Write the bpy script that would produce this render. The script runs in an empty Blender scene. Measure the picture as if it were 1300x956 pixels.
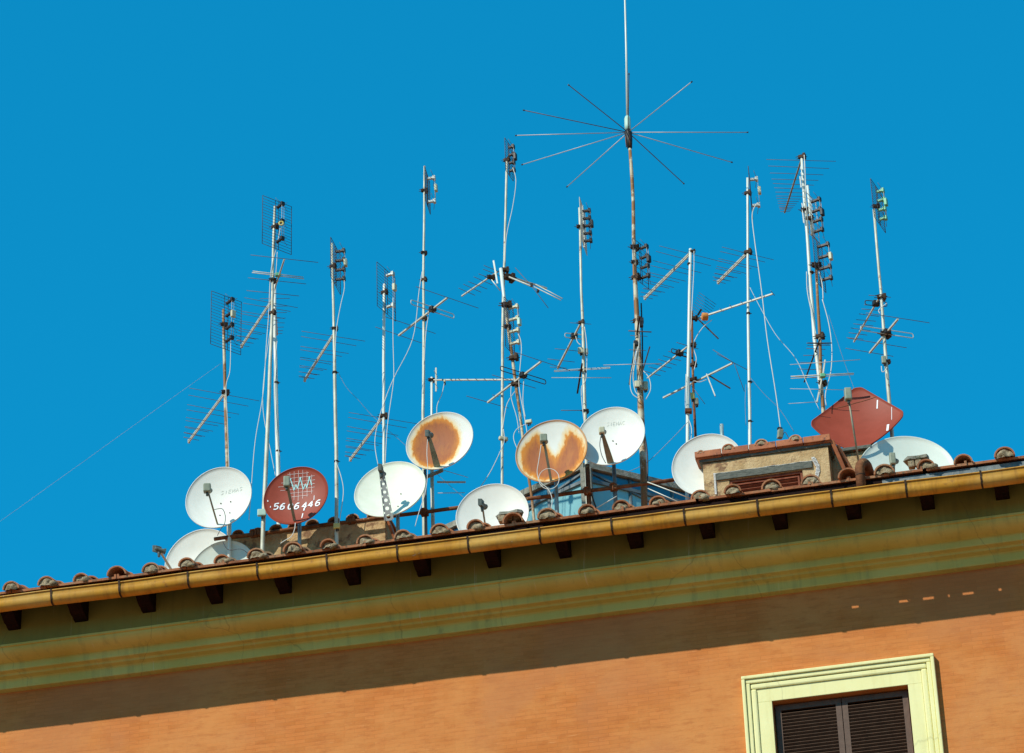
import bpy, math, random
from mathutils import Vector, Matrix, noise
random.seed(7)
R = math.radians
scene = bpy.context.scene
COL = scene.collection

# ------------------------------------------------------------------ camera geometry
FPX, PW, PH = 4100.0, 1300.0, 956.0
PITCH, YAW, ROLL = R(30), R(12.0), R(2.0)
fwd = Vector((-math.sin(YAW)*math.cos(PITCH), math.cos(YAW)*math.cos(PITCH), math.sin(PITCH)))
r0 = Vector((math.cos(YAW), math.sin(YAW), 0)); u0 = r0.cross(fwd)
right = r0*math.cos(ROLL) - u0*math.sin(ROLL)
up = r0*math.sin(ROLL) + u0*math.cos(ROLL)
def ray(px, py):
    return fwd + right*((px-PW/2)/FPX) + up*((PH/2-py)/FPX)
_d = ray(650, 736)
T0 = 41.4
ZY = 1.6 + _d.z*T0                    # height of the cornice edge
CAM = Vector((0, -.6, ZY)) - _d*T0
def at(px, py, Y):                    # point of the plane y = Y seen at a pixel
    d = ray(px, py); return CAM + d*((Y-CAM.y)/d.y)
def atz(px, py, Z):                   # point at height Z seen at a pixel
    d = ray(px, py); return CAM + d*((Z-CAM.z)/d.z)
def hdir(deg):                        # horizontal direction, 0 = to the right, 90 = away from the street
    a = R(deg); f = Vector((-math.sin(YAW), math.cos(YAW), 0)); return r0*math.cos(a) + f*math.sin(a)
EAVE_Y, PITCH_T = -1.03, math.tan(R(17))
def roof_z(Y):
    if Y <= 6: return ZY + .55 + (Y-EAVE_Y)*PITCH_T
    return ZY + .55 + (6-EAVE_Y)*PITCH_T - (Y-6)*PITCH_T
UP = Vector((0, 0, 1))

# ------------------------------------------------------------------ materials
def nodes_mat(name):
    m = bpy.data.materials.new(name); m.use_nodes = True
    nt = m.node_tree; b = nt.nodes['Principled BSDF']; return m, nt, b
def N(nt, t, **kw):
    n = nt.nodes.new(t)
    for k, v in kw.items():
        if k in n.inputs: n.inputs[k].default_value = v
        else: setattr(n, k, v)
    return n
def ramp(nt, fac, stops):
    r = nt.nodes.new('ShaderNodeValToRGB')
    while len(r.color_ramp.elements) < len(stops): r.color_ramp.elements.new(.5)
    for e, (p, c) in zip(r.color_ramp.elements, stops):
        e.position = p; e.color = (*c, 1) if len(c) == 3 else c
    nt.links.new(fac, r.inputs[0]); return r.outputs[0]
def mixc(nt, fac, a, b):
    m = nt.nodes.new('ShaderNodeMix'); m.data_type = 'RGBA'
    if hasattr(fac, 'links'): nt.links.new(fac, m.inputs[0])
    else: m.inputs[0].default_value = fac
    for s, i in ((a, 6), (b, 7)):
        if hasattr(s, 'links'): nt.links.new(s, m.inputs[i])
        else: m.inputs[i].default_value = (*s, 1)
    return m.outputs[2]
def noise_tex(nt, scale, detail=6, rough=.6, coord='Object', stretch=None, dist=0):
    tc = nt.nodes.new('ShaderNodeTexCoord'); n = N(nt, 'ShaderNodeTexNoise', Scale=scale, Detail=detail, Roughness=rough, Distortion=dist)
    if coord == 'World':
        g = nt.nodes.new('ShaderNodeNewGeometry'); src = g.outputs['Position']
    else: src = tc.outputs[coord]
    if stretch:
        mp = nt.nodes.new('ShaderNodeMapping'); mp.inputs['Scale'].default_value = stretch
        nt.links.new(src, mp.inputs[0]); src = mp.outputs[0]
    nt.links.new(src, n.inputs['Vector']); return n.outputs['Fac']
def bump(nt, b, h, strength=.3, dist=.01):
    n = N(nt, 'ShaderNodeBump', Strength=strength, Distance=dist)
    nt.links.new(h, n.inputs['Height']); nt.links.new(n.outputs[0], b.inputs['Normal'])
def mottled(name, c1, c2, scale=6, rough=.7, metal=0, c3=None, t3=(.6, .68), s3=None, bmp=.3, stretch=None, bd=.01):
    m, nt, b = nodes_mat(name)
    f = noise_tex(nt, scale, coord='World', stretch=stretch)
    c = ramp(nt, f, [(.35, c1), (.68, c2)])
    if c3:
        f3 = noise_tex(nt, s3 or scale*.7, coord='World', detail=9, rough=.7)
        w = ramp(nt, f3, [(t3[0], (0, 0, 0)), (t3[1], (1, 1, 1))])
        c = mixc(nt, w, c, c3)
    nt.links.new(c, b.inputs['Base Color'])
    b.inputs['Roughness'].default_value = rough; b.inputs['Metallic'].default_value = metal
    b.inputs['Specular IOR Level'].default_value = .12 if rough >= .7 else .35
    if bmp:
        bump(nt, b, noise_tex(nt, scale*5, coord='World', detail=8), bmp, bd)
    return m
M = {}
M['pole'] = mottled('galvanised_pole_paint', (.46, .45, .33), (.66, .66, .52), 5, .5, .1, (.24, .12, .045), (.6, .68), 7, .1)
M['pole_white'] = mottled('white_pole_paint', (.62, .66, .56), (.74, .76, .66), 4, .45, .05, (.3, .2, .1), (.7, .76), 6, .1)
M['pole_rust'] = mottled('rusted_pole', (.5, .42, .27), (.62, .58, .42), 4, .65, .1, (.28, .13, .04), (.44, .52), 3.5, .2)
M['rust'] = mottled('rusty_iron', (.10, .04, .02), (.27, .11, .045), 9, .8, .1, (.42, .24, .10), (.6, .66), 14, .4)
M['boom'] = mottled('aluminium_boom', (.44, .43, .34), (.62, .61, .5), 12, .5, .05, (.3, .25, .18), (.68, .75), 9, .05)
M['rod'] = mottled('weathered_thin_rod', (.11, .07, .055), (.18, .12, .095), 8, .6, .2, None, bmp=0)
M['rod_light'] = mottled('bright_aluminium_rod', (.42, .4, .36), (.54, .52, .46), 8, .5, .25, None, bmp=0)
M['grid'] = mottled('dark_reflector_wire', (.05, .045, .05), (.11, .10, .11), 8, .6, .2, None, bmp=0)
M['grid_light'] = mottled('pale_reflector_strip', (.5, .5, .42), (.62, .62, .52), 8, .5, .2, (.2, .17, .14), (.6, .66), 20, 0)
M['black'] = mottled('black_plastic', (.012, .012, .012), (.035, .032, .028), 20, .5, 0, None, bmp=.1)
M['clamp'] = mottled('dark_clamp_iron', (.03, .02, .014), (.10, .06, .035), 25, .7, .2, None, bmp=.3)
M['cable'] = mottled('white_cable', (.6, .6, .52), (.7, .7, .62), 5, .5, 0, None, bmp=0)
M['cable_dark'] = mottled('dark_cable', (.03, .03, .035), (.08, .08, .09), 5, .5, 0, None, bmp=0)
M['wire'] = mottled('thin_guy_wire', (.16, .17, .19), (.26, .26, .28), 5, .5, .3, None, bmp=0)
M['cream_box'] = mottled('cream_plastic', (.5, .48, .3), (.6, .58, .4), 12, .5, 0, (.3, .24, .12), (.62, .7), 20, .1)
M['mint_box'] = mottled('mint_plastic', (.38, .58, .46), (.46, .66, .54), 12, .5, 0, None, bmp=.1)
M['yellow_box'] = mottled('yellow_plastic', (.62, .5, .12), (.7, .58, .2), 12, .5, 0, None, bmp=.1)
M['orange_box'] = mottled('orange_plastic', (.62, .2, .03), (.7, .27, .05), 12, .45, 0, None, bmp=.1)
M['green_box'] = mottled('green_plastic', (.10, .4, .2), (.2, .5, .28), 12, .45, 0, None, bmp=.1)
M['lnb'] = mottled('grey_green_lnb_plastic', (.22, .25, .17), (.31, .34, .24), 10, .5, 0, (.13, .13, .09), (.6, .7), 16, .1)
M['lnb_dark'] = mottled('dark_lnb_plastic', (.06, .075, .06), (.13, .15, .12), 20, .5, 0, None, bmp=.1)
M['arm'] = mottled('feed_arm_steel', (.2, .19, .12), (.31, .29, .2), 10, .5, .2, (.1, .07, .04), (.6, .68), 12, .1)
M['arm_pale'] = mottled('pale_feed_arm_steel', (.42, .45, .4), (.52, .55, .5), 10, .5, .2, (.2, .17, .12), (.64, .7), 12, .1)
M['blue_steel'] = mottled('blue_grey_galvanised_tube', (.2, .3, .3), (.36, .46, .44), 9, .5, .3, (.2, .14, .09), (.62, .7), 12, .1)
M['grey_steel'] = mottled('grey_galvanised_tube', (.10, .12, .12), (.2, .22, .21), 9, .55, .3, (.16, .1, .06), (.6, .68), 12, .1)
M['letter_white'] = mottled('white_lettering', (.72, .76, .74), (.8, .82, .8), 30, .5, 0, (.5, .2, .13), (.66, .7), 60, 0)
M['letter_faint'] = mottled('faded_grey_lettering', (.62, .65, .57), (.68, .71, .62), 30, .5, 0, None, bmp=0)
M['grid_print'] = mottled('pale_grid_print', (.5, .3, .26), (.72, .62, .55), 30, .5, 0, None, bmp=0)
M['cyan_print'] = mottled('cyan_print', (.25, .62, .6), (.45, .75, .7), 30, .5, 0, None, bmp=0)
M['mortar'] = mottled('roof_mortar', (.24, .18, .10), (.50, .41, .26), 16, .95, 0, (.10, .08, .05), (.57, .64), 22, .9, bd=.03)
M['slab'] = mottled('grey_concrete_slab', (.20, .20, .15), (.36, .34, .27), 14, .9, 0, (.1, .11, .07), (.56, .64), 12, .7, bd=.02)
M['plaster'] = mottled('old_chimney_plaster', (.42, .28, .13), (.58, .42, .22), 7, .9, 0, (.24, .14, .075), (.54, .62), 5, .8, bd=.02)
M['white_mortar'] = mottled('white_mortar', (.52, .5, .44), (.66, .64, .58), 12, .9, 0, None, bmp=.5)
M['slate'] = mottled('slate_lintel', (.07, .08, .065), (.17, .175, .14), 20, .7, 0, (.3, .3, .25), (.64, .7), 18, .5, stretch=(1, 1, 6))
M['flashing'] = mottled('grey_flashing', (.10, .12, .12), (.22, .25, .24), 10, .6, .2, (.3, .31, .28), (.6, .68), 9, .4)
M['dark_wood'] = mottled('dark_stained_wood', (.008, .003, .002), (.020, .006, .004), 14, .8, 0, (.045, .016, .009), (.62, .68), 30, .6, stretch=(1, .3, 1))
M['red_louvre'] = mottled('red_brown_louvre_paint', (.16, .045, .025), (.28, .09, .045), 12, .7, 0, (.35, .2, .1), (.62, .7), 20, .2)
M['shutter'] = mottled('brown_shutter_paint', (.09, .05, .03), (.13, .075, .045), 12, .6, 0, None, bmp=.2)
M['teal_glass'] = None
M['asphalt'] = mottled('street_asphalt', (.045, .044, .042), (.06, .058, .055), 3, .9)
M['pavement'] = mottled('pale_stone_paving', (.30, .15, .08), (.38, .20, .11), 2, .85)
M['verge'] = mottled('orange_metal_verge', (.26, .075, .025), (.44, .15, .05), 6, .6, .1, (.12, .045, .025), (.56, .64), 9, .2)

def tile_mat():
    m, nt, b = nodes_mat('terracotta_roof_tile')
    f = noise_tex(nt, 2.6, coord='World', detail=3)
    c = ramp(nt, f, [(.33, (.32, .12, .055)), (.5, (.50, .20, .09)), (.7, (.44, .27, .15))])
    f2 = noise_tex(nt, 24, coord='World', detail=8)
    w = ramp(nt, f2, [(.5, (0, 0, 0)), (.68, (1, 1, 1))])
    c = mixc(nt, w, c, (.17, .125, .075))
    f3 = noise_tex(nt, .35, coord='World', detail=4)
    w3 = ramp(nt, f3, [(.52, (0, 0, 0)), (.6, (.7, .7, .7))])
    c = mixc(nt, w3, c, (.25, .20, .12))
    nt.links.new(c, b.inputs['Base Color']); b.inputs['Roughness'].default_value = .9; b.inputs['Specular IOR Level'].default_value = .15
    bump(nt, b, f2, .5, .01); return m
M['tile'] = tile_mat()

def paint_mat(name='cream_yellow_lime_paint', ca=(.50, .435, .10), cb=(.61, .545, .16), cs=(.30, .29, .10), crack=.35):      # cream-yellow lime paint of cornice and window surround, with vertical stains and hairline cracks
    m, nt, b = nodes_mat(name)
    f = noise_tex(nt, 1.1, coord='World', detail=8, stretch=(1, 1, 1))
    c = ramp(nt, f, [(.3, ca), (.65, cb)])
    f2 = noise_tex(nt, 2.2, coord='World', detail=10, rough=.7, stretch=(3, 1, .25))
    c = mixc(nt, ramp(nt, f2, [(.52, (0, 0, 0)), (.72, (.65, .65, .65))]), c, cs)
    f3 = noise_tex(nt, 7, coord='World', detail=10, rough=.75, stretch=(3, .2, .06))
    c = mixc(nt, ramp(nt, f3, [(.62, (0, 0, 0)), (.7, (.5, .5, .5))]), c, (.7, .68, .5))
    # cracks
    g = nt.nodes.new('ShaderNodeNewGeometry')
    mp = nt.nodes.new('ShaderNodeMapping'); mp.inputs['Scale'].default_value = (.55, .5, .22)
    nt.links.new(g.outputs['Position'], mp.inputs[0])
    nz = N(nt, 'ShaderNodeTexNoise', Scale=5, Detail=5); nt.links.new(mp.outputs[0], nz.inputs['Vector'])
    mx = nt.nodes.new('ShaderNodeMix'); mx.data_type = 'RGBA'; mx.inputs[0].default_value = .12
    nt.links.new(mp.outputs[0], mx.inputs[6]); nt.links.new(nz.outputs['Color'], mx.inputs[7])
    vo = N(nt, 'ShaderNodeTexVoronoi', Scale=1.0); vo.feature = 'DISTANCE_TO_EDGE'
    nt.links.new(mx.outputs[2], vo.inputs['Vector'])
    c = mixc(nt, ramp(nt, vo.outputs['Distance'], [(0, (crack, crack, crack)), (.003, (0, 0, 0))]), c, (.10, .09, .05))
    nt.links.new(c, b.inputs['Base Color']); b.inputs['Roughness'].default_value = .8; b.inputs['Specular IOR Level'].default_value = .15
    bump(nt, b, noise_tex(nt, 20, coord='World', detail=8), .25, .008); return m
M['paint'] = paint_mat()
M['paint_shaded'] = paint_mat('shade_darkened_lime_paint', (.22, .20, .045), (.28, .26, .065), (.17, .16, .05), .3)  # frieze: shade under the overhang painted in as a darker olive
M['casing'] = paint_mat('pale_window_surround_paint', (.78, .73, .33), (.84, .80, .41), (.66, .60, .26), .2)

def wall_mat():       # thin courses of orange-washed brick
    m, nt, b = nodes_mat('orange_washed_brick')
    g = nt.nodes.new('ShaderNodeNewGeometry')
    sx = nt.nodes.new('ShaderNodeSeparateXYZ'); cx = nt.nodes.new('ShaderNodeCombineXYZ')
    nt.links.new(g.outputs['Position'], sx.inputs[0])
    ad = N(nt, 'ShaderNodeMath'); nt.links.new(sx.outputs[0], ad.inputs[0]); nt.links.new(sx.outputs[1], ad.inputs[1])
    nt.links.new(ad.outputs[0], cx.inputs[0]); nt.links.new(sx.outputs[2], cx.inputs[1])
    nz = N(nt, 'ShaderNodeTexNoise', Scale=1.3, Detail=5); nt.links.new(cx.outputs[0], nz.inputs['Vector'])
    mx = nt.nodes.new('ShaderNodeMix'); mx.data_type = 'RGBA'; mx.inputs[0].default_value = .02
    nt.links.new(cx.outputs[0], mx.inputs[6]); nt.links.new(nz.outputs['Color'], mx.inputs[7])
    br = nt.nodes.new('ShaderNodeTexBrick'); nt.links.new(mx.outputs[2], br.inputs['Vector'])
    for k, v in {'Scale': 1.0, 'Mortar Size': .0035, 'Mortar Smooth': .4, 'Bias': 0, 'Brick Width': .26, 'Row Height': .052,
                 'Color1': (.52, .165, .034, 1), 'Color2': (.60, .20, .048, 1), 'Mortar': (.45, .15, .035, 1)}.items(): br.inputs[k].default_value = v
    f = noise_tex(nt, .8, coord='World', detail=8, rough=.65)
    c = mixc(nt, ramp(nt, f, [(.42, (0, 0, 0)), (.62, (.85, .85, .85))]), br.outputs['Color'], (.62, .25, .07))
    f2 = noise_tex(nt, 3.5, coord='World', detail=9, rough=.7, stretch=(1, 1, 4))
    c = mixc(nt, ramp(nt, f2, [(.5, (0, 0, 0)), (.75, (.75, .75, .75))]), c, (.40, .115, .028))
    fp = noise_tex(nt, .45, coord='World', detail=5, rough=.55, dist=.6)
    c = mixc(nt, ramp(nt, fp, [(.50, (0, 0, 0)), (.60, (.45, .45, .45))]), c, (.48, .19, .07))
    f3 = noise_tex(nt, 5, coord='World', detail=6, stretch=(.8, 1, 9))
    c = mixc(nt, ramp(nt, f3, [(.64, (0, 0, 0)), (.7, (.4, .4, .4))]), c, (.72, .36, .15))
    nt.links.new(c, b.inputs['Base Color']); b.inputs['Roughness'].default_value = .85
    ad2 = N(nt, 'ShaderNodeMath'); ad2.operation = 'MULTIPLY_ADD'; ad2.inputs[1].default_value = -1.0
    f4 = noise_tex(nt, 26, coord='World', detail=8)
    nt.links.new(br.outputs['Fac'], ad2.inputs[0]); nt.links.new(f4, ad2.inputs[2])
    bump(nt, b, ad2.outputs[0], .22, .006); b.inputs['Specular IOR Level'].default_value = .2; return m
M['wall'] = wall_mat()

def gutter_mat():
    m, nt, b = nodes_mat('ochre_painted_gutter')
    f = noise_tex(nt, 1.6, coord='World', detail=8, stretch=(1, 2, 2))
    c = ramp(nt, f, [(.3, (.46, .20, .016)), (.55, (.58, .28, .028)), (.75, (.62, .34, .06))])
    f2 = noise_tex(nt, 9, coord='World', detail=9, rough=.7)
    c = mixc(nt, ramp(nt, f2, [(.56, (0, 0, 0)), (.7, (.8, .8, .8))]), c, (.30, .125, .03))
    fv = noise_tex(nt, 3, coord='World', detail=8, rough=.7, stretch=(3.5, .6, .6))
    c = mixc(nt, ramp(nt, fv, [(.50, (0, 0, 0)), (.70, (.7, .7, .7))]), c, (.27, .115, .018))
    fl = noise_tex(nt, .9, coord='World', detail=6, rough=.6)
    c = mixc(nt, ramp(nt, fl, [(.50, (0, 0, 0)), (.66, (.5, .5, .5))]), c, (.64, .42, .12))
    f3 = noise_tex(nt, 5, coord='World', detail=8, rough=.6, stretch=(1, 1, 1.5), dist=1)
    c = mixc(nt, ramp(nt, f3, [(.71, (0, 0, 0)), (.74, (.8, .8, .8))]), c, (.62, .56, .44))
    nt.links.new(c, b.inputs['Base Color']); b.inputs['Roughness'].default_value = .55; b.inputs['Specular IOR Level'].default_value = .2
    bump(nt, b, noise_tex(nt, 6, coord='World', detail=4), .25, .02); return m
M['gutter'] = gutter_mat()

def glass_mat(name, col, rough=.12):
    m, nt, b = nodes_mat(name)
    f = noise_tex(nt, 1.5, coord='World', detail=4)
    c = ramp(nt, f, [(.35, tuple(x*.8 for x in col)), (.7, col)])
    nt.links.new(c, b.inputs['Base Color']); b.inputs['Roughness'].default_value = rough
    b.inputs['Specular IOR Level'].default_value = .8; return m
M['teal_glass'] = glass_mat('teal_glazing_sheet', (.24, .50, .50), .3)
M['blue_glass'] = glass_mat('sky_mirroring_blue_glazing', (.03, .15, .24), .08)  # blue of the mirrored sky is put into the base colour
M['pane'] = glass_mat('dark_window_pane', (.02, .025, .03), .05)

def dish_mat(name, base, base2, rust=None):
    m, nt, b = nodes_mat(name)
    f = noise_tex(nt, 5, coord='Generated', detail=6)
    c = ramp(nt, f, [(.3, base), (.7, base2)])
    f2 = noise_tex(nt, 9, coord='Generated', detail=10, rough=.75, stretch=(2, 1, .5))
    c = mixc(nt, ramp(nt, f2, [(.66, (0, 0, 0)), (.76, (.35, .35, .35))]), c, tuple(x*.5 for x in base))
    if rust:
        uv = nt.nodes.new('ShaderNodeUVMap'); sp = nt.nodes.new('ShaderNodeSeparateXYZ')
        nt.links.new(uv.outputs[0], sp.inputs[0])
        def mth(op, a, b_=None, c_=None):
            n = nt.nodes.new('ShaderNodeMath'); n.operation = op
            for i, s in enumerate((a, b_, c_)):
                if s is None: continue
                if hasattr(s, 'links'): nt.links.new(s, n.inputs[i])
                else: n.inputs[i].default_value = s
            return n.outputs[0]
        mp = nt.nodes.new('ShaderNodeMapping'); mp.inputs['Scale'].default_value = (1, .45, 1)
        nt.links.new(uv.outputs[0], mp.inputs[0])
        n1 = N(nt, 'ShaderNodeTexNoise', Scale=3.5 if rust == 'side' else 3, Detail=9, Roughness=.68); nt.links.new(mp.outputs[0], n1.inputs['Vector'])
        nn = mth('SUBTRACT', n1.outputs['Fac'], .5)
        u, v = sp.outputs[0], sp.outputs[1]
        def ell(cu, cv, ru, rv):
            a = mth('DIVIDE', mth('SUBTRACT', u, cu), ru); b2 = mth('DIVIDE', mth('SUBTRACT', v, cv), rv)
            return mth('SUBTRACT', 1.0, mth('SQRT', mth('ADD', mth('MULTIPLY', a, a), mth('MULTIPLY', b2, b2))))
        if rust == 'side':
            s = ell(-.14, -.02, .74, .92)
        else:
            wd_ = mth('SUBTRACT', mth('ABSOLUTE', mth('SUBTRACT', u, mth('MULTIPLY_ADD', v, -.04, .06))), mth('MULTIPLY', mth('ADD', v, .12), .55))
            s = mth('MINIMUM', ell(.03, -.09, .92, .92), wd_)
        s = mth('ADD', s, mth('MULTIPLY', nn, .60))
        rc = ramp(nt, s, [(0, (.74, .34, .04)), (.08, (.60, .21, .02)), (.22, (.36, .11, .03)), (.8, (.33, .115, .048))])
        c = mixc(nt, ramp(nt, mth('ADD', s, .2), [(.03, (0, 0, 0)), (.20, (.8, .8, .8))]), c, (.74, .52, .20))
        c = mixc(nt, ramp(nt, s, [(0.0, (0, 0, 0)), (.07, (1, 1, 1))]), c, rc)
        mps = nt.nodes.new('ShaderNodeMapping'); mps.inputs['Scale'].default_value = (9, 1.6, 1); nt.links.new(uv.outputs[0], mps.inputs[0])
        ns = N(nt, 'ShaderNodeTexNoise', Scale=1.6, Detail=8, Roughness=.65); nt.links.new(mps.outputs[0], ns.inputs['Vector'])
        fs_ = mth('MULTIPLY', ramp(nt, ns.outputs['Fac'], [(.52, (0, 0, 0)), (.70, (.75, .75, .75))]), ramp(nt, s, [(.0, (0, 0, 0)), (.1, (1, 1, 1))]))
        c = mixc(nt, fs_, c, (.22, .07, .03))
        fe_ = mth('MULTIPLY', ramp(nt, n1.outputs['Fac'], [(.50, (0, 0, 0)), (.64, (.8, .8, .8))]), ramp(nt, s, [(.0, (0, 0, 0)), (.12, (1, 1, 1)), (.35, (.3, .3, .3))]))
        c = mixc(nt, fe_, c, (.62, .24, .03))
        # small chips
        n3 = N(nt, 'ShaderNodeTexNoise', Scale=14, Detail=6, Roughness=.6); nt.links.new(mp.outputs[0], n3.inputs['Vector'])
        c = mixc(nt, ramp(nt, n3.outputs['Fac'], [(.70, (0, 0, 0)), (.73, (.8, .8, .8))]), c, (.6, .5, .4))
        # rim rust
        rr = mth('SQRT', mth('ADD', mth('MULTIPLY', u, u), mth('MULTIPLY', v, v)))
        if rust == 'lower':
            rr2 = mth('ADD', rr, mth('MULTIPLY', nn, .04))
            c = mixc(nt, ramp(nt, rr2, [(.965, (0, 0, 0)), (.985, (.8, .8, .8))]), c, (.5, .22, .05))
    nt.links.new(c, b.inputs['Base Color']); b.inputs['Roughness'].default_value = .5 if not rust else .7
    b.inputs['Specular IOR Level'].default_value = .18 if base[1] < .1 else .3
    return m
WH1, WH2 = (.68, .69, .60), (.75, .76, .67)
M['dish_white'] = dish_mat('white_dish_enamel', WH1, WH2)
M['dish_pale'] = dish_mat('pale_green_dish_enamel', (.56, .62, .52), (.64, .69, .59))
M['dish_cream'] = dish_mat('cream_dish_enamel', (.68, .70, .54), (.76, .77, .62))
M['dish_red'] = dish_mat('brick_red_dish_enamel', (.25, .043, .019), (.30, .054, .027))
M['dish_rust_side'] = dish_mat('white_enamel_rusted_to_the_left', WH1, WH2, 'side')
M['dish_rust_lower'] = dish_mat('white_enamel_rusted_below', WH1, WH2, 'lower')

# ------------------------------------------------------------------ mesh builder
class MB:
    def __init__(s): s.v = []; s.f = []; s.sm = []; s.uv = None
    def add(s, vs, fs, smooth=False):
        k = len(s.v); s.v += [Vector(p) for p in vs]
        for f in fs: s.f.append([i+k for i in f]); s.sm.append(smooth)
        return s
    def tube(s, pts, r, n=8, caps=True):
        pts = [Vector(p) for p in pts]
        if not isinstance(r, (list, tuple)): r = [r]*len(pts)
        vs = []; fs = []; prev = None
        for i, p in enumerate(pts):
            a = pts[max(i-1, 0)]; b = pts[min(i+1, len(pts)-1)]
            t = (b-a).normalized()
            if prev is None:
                q = Vector((0, 0, 1)) if abs(t.z) < .9 else Vector((1, 0, 0))
            else: q = prev
            x = (q - t*q.dot(t)).normalized(); y = t.cross(x); prev = x
            for j in range(n):
                w = 2*math.pi*j/n; vs.append(p + (x*math.cos(w)+y*math.sin(w))*r[i])
        for i in range(len(pts)-1):
            for j in range(n):
                fs.append([i*n+j, i*n+(j+1) % n, (i+1)*n+(j+1) % n, (i+1)*n+j])
        s.add(vs, fs, True)
        if caps:
            k = len(s.v)-len(vs)
            s.f.append([k+j for j in reversed(range(n))]); s.sm.append(False)
            s.f.append([k+(len(pts)-1)*n+j for j in range(n)]); s.sm.append(False)
        return s
    def box(s, c, x, y, z, hx, hy, hz):     # centre, axes, half sizes
        c = Vector(c); vs = []
        for a in (-1, 1):
            for b in (-1, 1):
                for d in (-1, 1): vs.append(c + x*(a*hx) + y*(b*hy) + z*(d*hz))
        return s.add(vs, [[0, 1, 3, 2], [4, 6, 7, 5], [0, 4, 5, 1], [2, 3, 7, 6], [0, 2, 6, 4], [1, 5, 7, 3]])
    def bar(s, a, b, w, h, side=None):
        a = Vector(a); b = Vector(b); t = (b-a).normalized()
        x = side or (Vector((0, 0, 1)) if abs(t.z) < .9 else Vector((1, 0, 0)))
        x = (x - t*x.dot(t)).normalized(); y = t.cross(x)
        return s.box((a+b)/2, t, x, y, (b-a).length/2, w/2, h/2)
    def prism(s, poly, a, b):               # poly of (Y,Z) swept between x=a and x=b
        n = len(poly); vs = [Vector((a, p[0], p[1])) for p in poly]+[Vector((b, p[0], p[1])) for p in poly]
        fs = [[i, i+n, (i+1) % n+n, (i+1) % n] for i in range(n)]
        fs += [list(range(n)), list(reversed(range(n, 2*n)))]
        return s.add(vs, fs)
WPOS = {}
def link(o, parent, w):
    COL.objects.link(o); WPOS[o.name] = Vector(w)
    if parent is not None:
        o.parent = parent; o.location = Vector(w) - WPOS[parent.name]
    else: o.location = w
    return o
def tag(o, label=None, cat=None, group=None, kind=None):
    if label: o['label'] = label
    if cat: o['category'] = cat
    if group: o['group'] = group
    if kind: o['kind'] = kind
    return o
def empty(name, loc, label, cat, group=None):
    o = bpy.data.objects.new(name, None); o.empty_display_size = .2
    link(o, None, loc); return tag(o, label, cat, group)
def build(mb, name, mat, parent=None, origin=None, bevel=0, autosm=None):
    me = bpy.data.meshes.new(name)
    if origin is None:
        if parent is None:
            xs = [p.x for p in mb.v]; ys = [p.y for p in mb.v]; zs = [p.z for p in mb.v]
            origin = Vector(((min(xs)+max(xs))/2, (min(ys)+max(ys))/2, min(zs)))
        else:
            origin = sum(mb.v, Vector())/len(mb.v)
    me.from_pydata([tuple(p-origin) for p in mb.v], [], mb.f)
    me.polygons.foreach_set('use_smooth', mb.sm)
    if mb.uv:
        uvl = me.uv_layers.new(name='UVMap')
        for lp in me.loops: uvl.data[lp.index].uv = mb.uv[lp.vertex_index]
    me.materials.append(M[mat] if isinstance(mat, str) else mat); me.update()
    o = bpy.data.objects.new(name, me); link(o, parent, origin)
    if bevel:
        bv = o.modifiers.new('bevel', 'BEVEL'); bv.width = bevel; bv.segments = 2; bv.limit_method = 'ANGLE'
    return o
def smooth_path(pts, n=6):
    if len(pts) < 3: return pts
    out = []
    P = [pts[0]]+list(pts)+[pts[-1]]
    for i in range(1, len(P)-2):
        p0, p1, p2, p3 = P[i-1:i+3]
        for k in range(n):
            t = k/n; out.append(.5*((2*p1)+(p2-p0)*t+(2*p0-5*p1+4*p2-p3)*t*t+(3*p1-p0-3*p2+p3)*t**3))
    out.append(pts[-1]); return out

# ------------------------------------------------------------------ setting: ground
g = MB().add([(-3000, -3000, 0), (3000, -3000, 0), (3000, 3000, 0), (-3000, 3000, 0)], [[0, 1, 2, 3]])
tag(build(g, 'ground', 'pavement', None, Vector((0, 0, 0))), kind='structure')
g = MB().add([(-300, -16, .004), (300, -16, .004), (300, -6, .004), (-300, -6, .004)], [[0, 1, 2, 3]])
tag(build(g, 'road', 'asphalt', None, Vector((0, -11, .004))), kind='structure')
g = MB().box((0, -3.05, .06), Vector((1, 0, 0)), Vector((0, 1, 0)), UP, 300, 2.95, .06)
tag(build(g, 'pavement', 'pavement', None, Vector((0, -3, 0))), kind='structure')

# ------------------------------------------------------------------ the building
XL, XR, YB = -16.0, 14.0, 13.0
house = empty('apartment_building', (0, 0, 0), 'orange washed brick building with cream cornice and a roof of terracotta tiles', 'building')
# window opening (top right corner of surround seen at 1187,829)
wr = at(1185, 829, -.06); wl = at(941, 860, -.06)
WT = (wr.z+wl.z)/2; WX0, WX1 = wl.x, wr.x
ox0, ox1, oz1 = WX0+.36, WX1-.36, WT-.36
oz0 = oz1-2.2
w = MB()
def wq(x0, x1, z0, z1, y=0): w.add([(x0, y, z0), (x1, y, z0), (x1, y, z1), (x0, y, z1)], [[0, 1, 2, 3]])
ZT = ZY - .36
wq(XL, ox0, 0, ZT); wq(ox1, XR, 0, ZT); wq(ox0, ox1, 0, oz0); wq(ox0, ox1, oz1, ZT)
w.add([(ox0, 0, oz0), (ox0, .25, oz0), (ox0, .25, oz1), (ox0, 0, oz1)], [[0, 1, 2, 3]])
w.add([(ox1, 0, oz0), (ox1, .25, oz0), (ox1, .25, oz1), (ox1, 0, oz1)], [[3, 2, 1, 0]])
w.add([(ox0, 0, oz1), (ox1, 0, oz1), (ox1, .25, oz1), (ox0, .25, oz1)], [[0, 1, 2, 3]])
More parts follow.
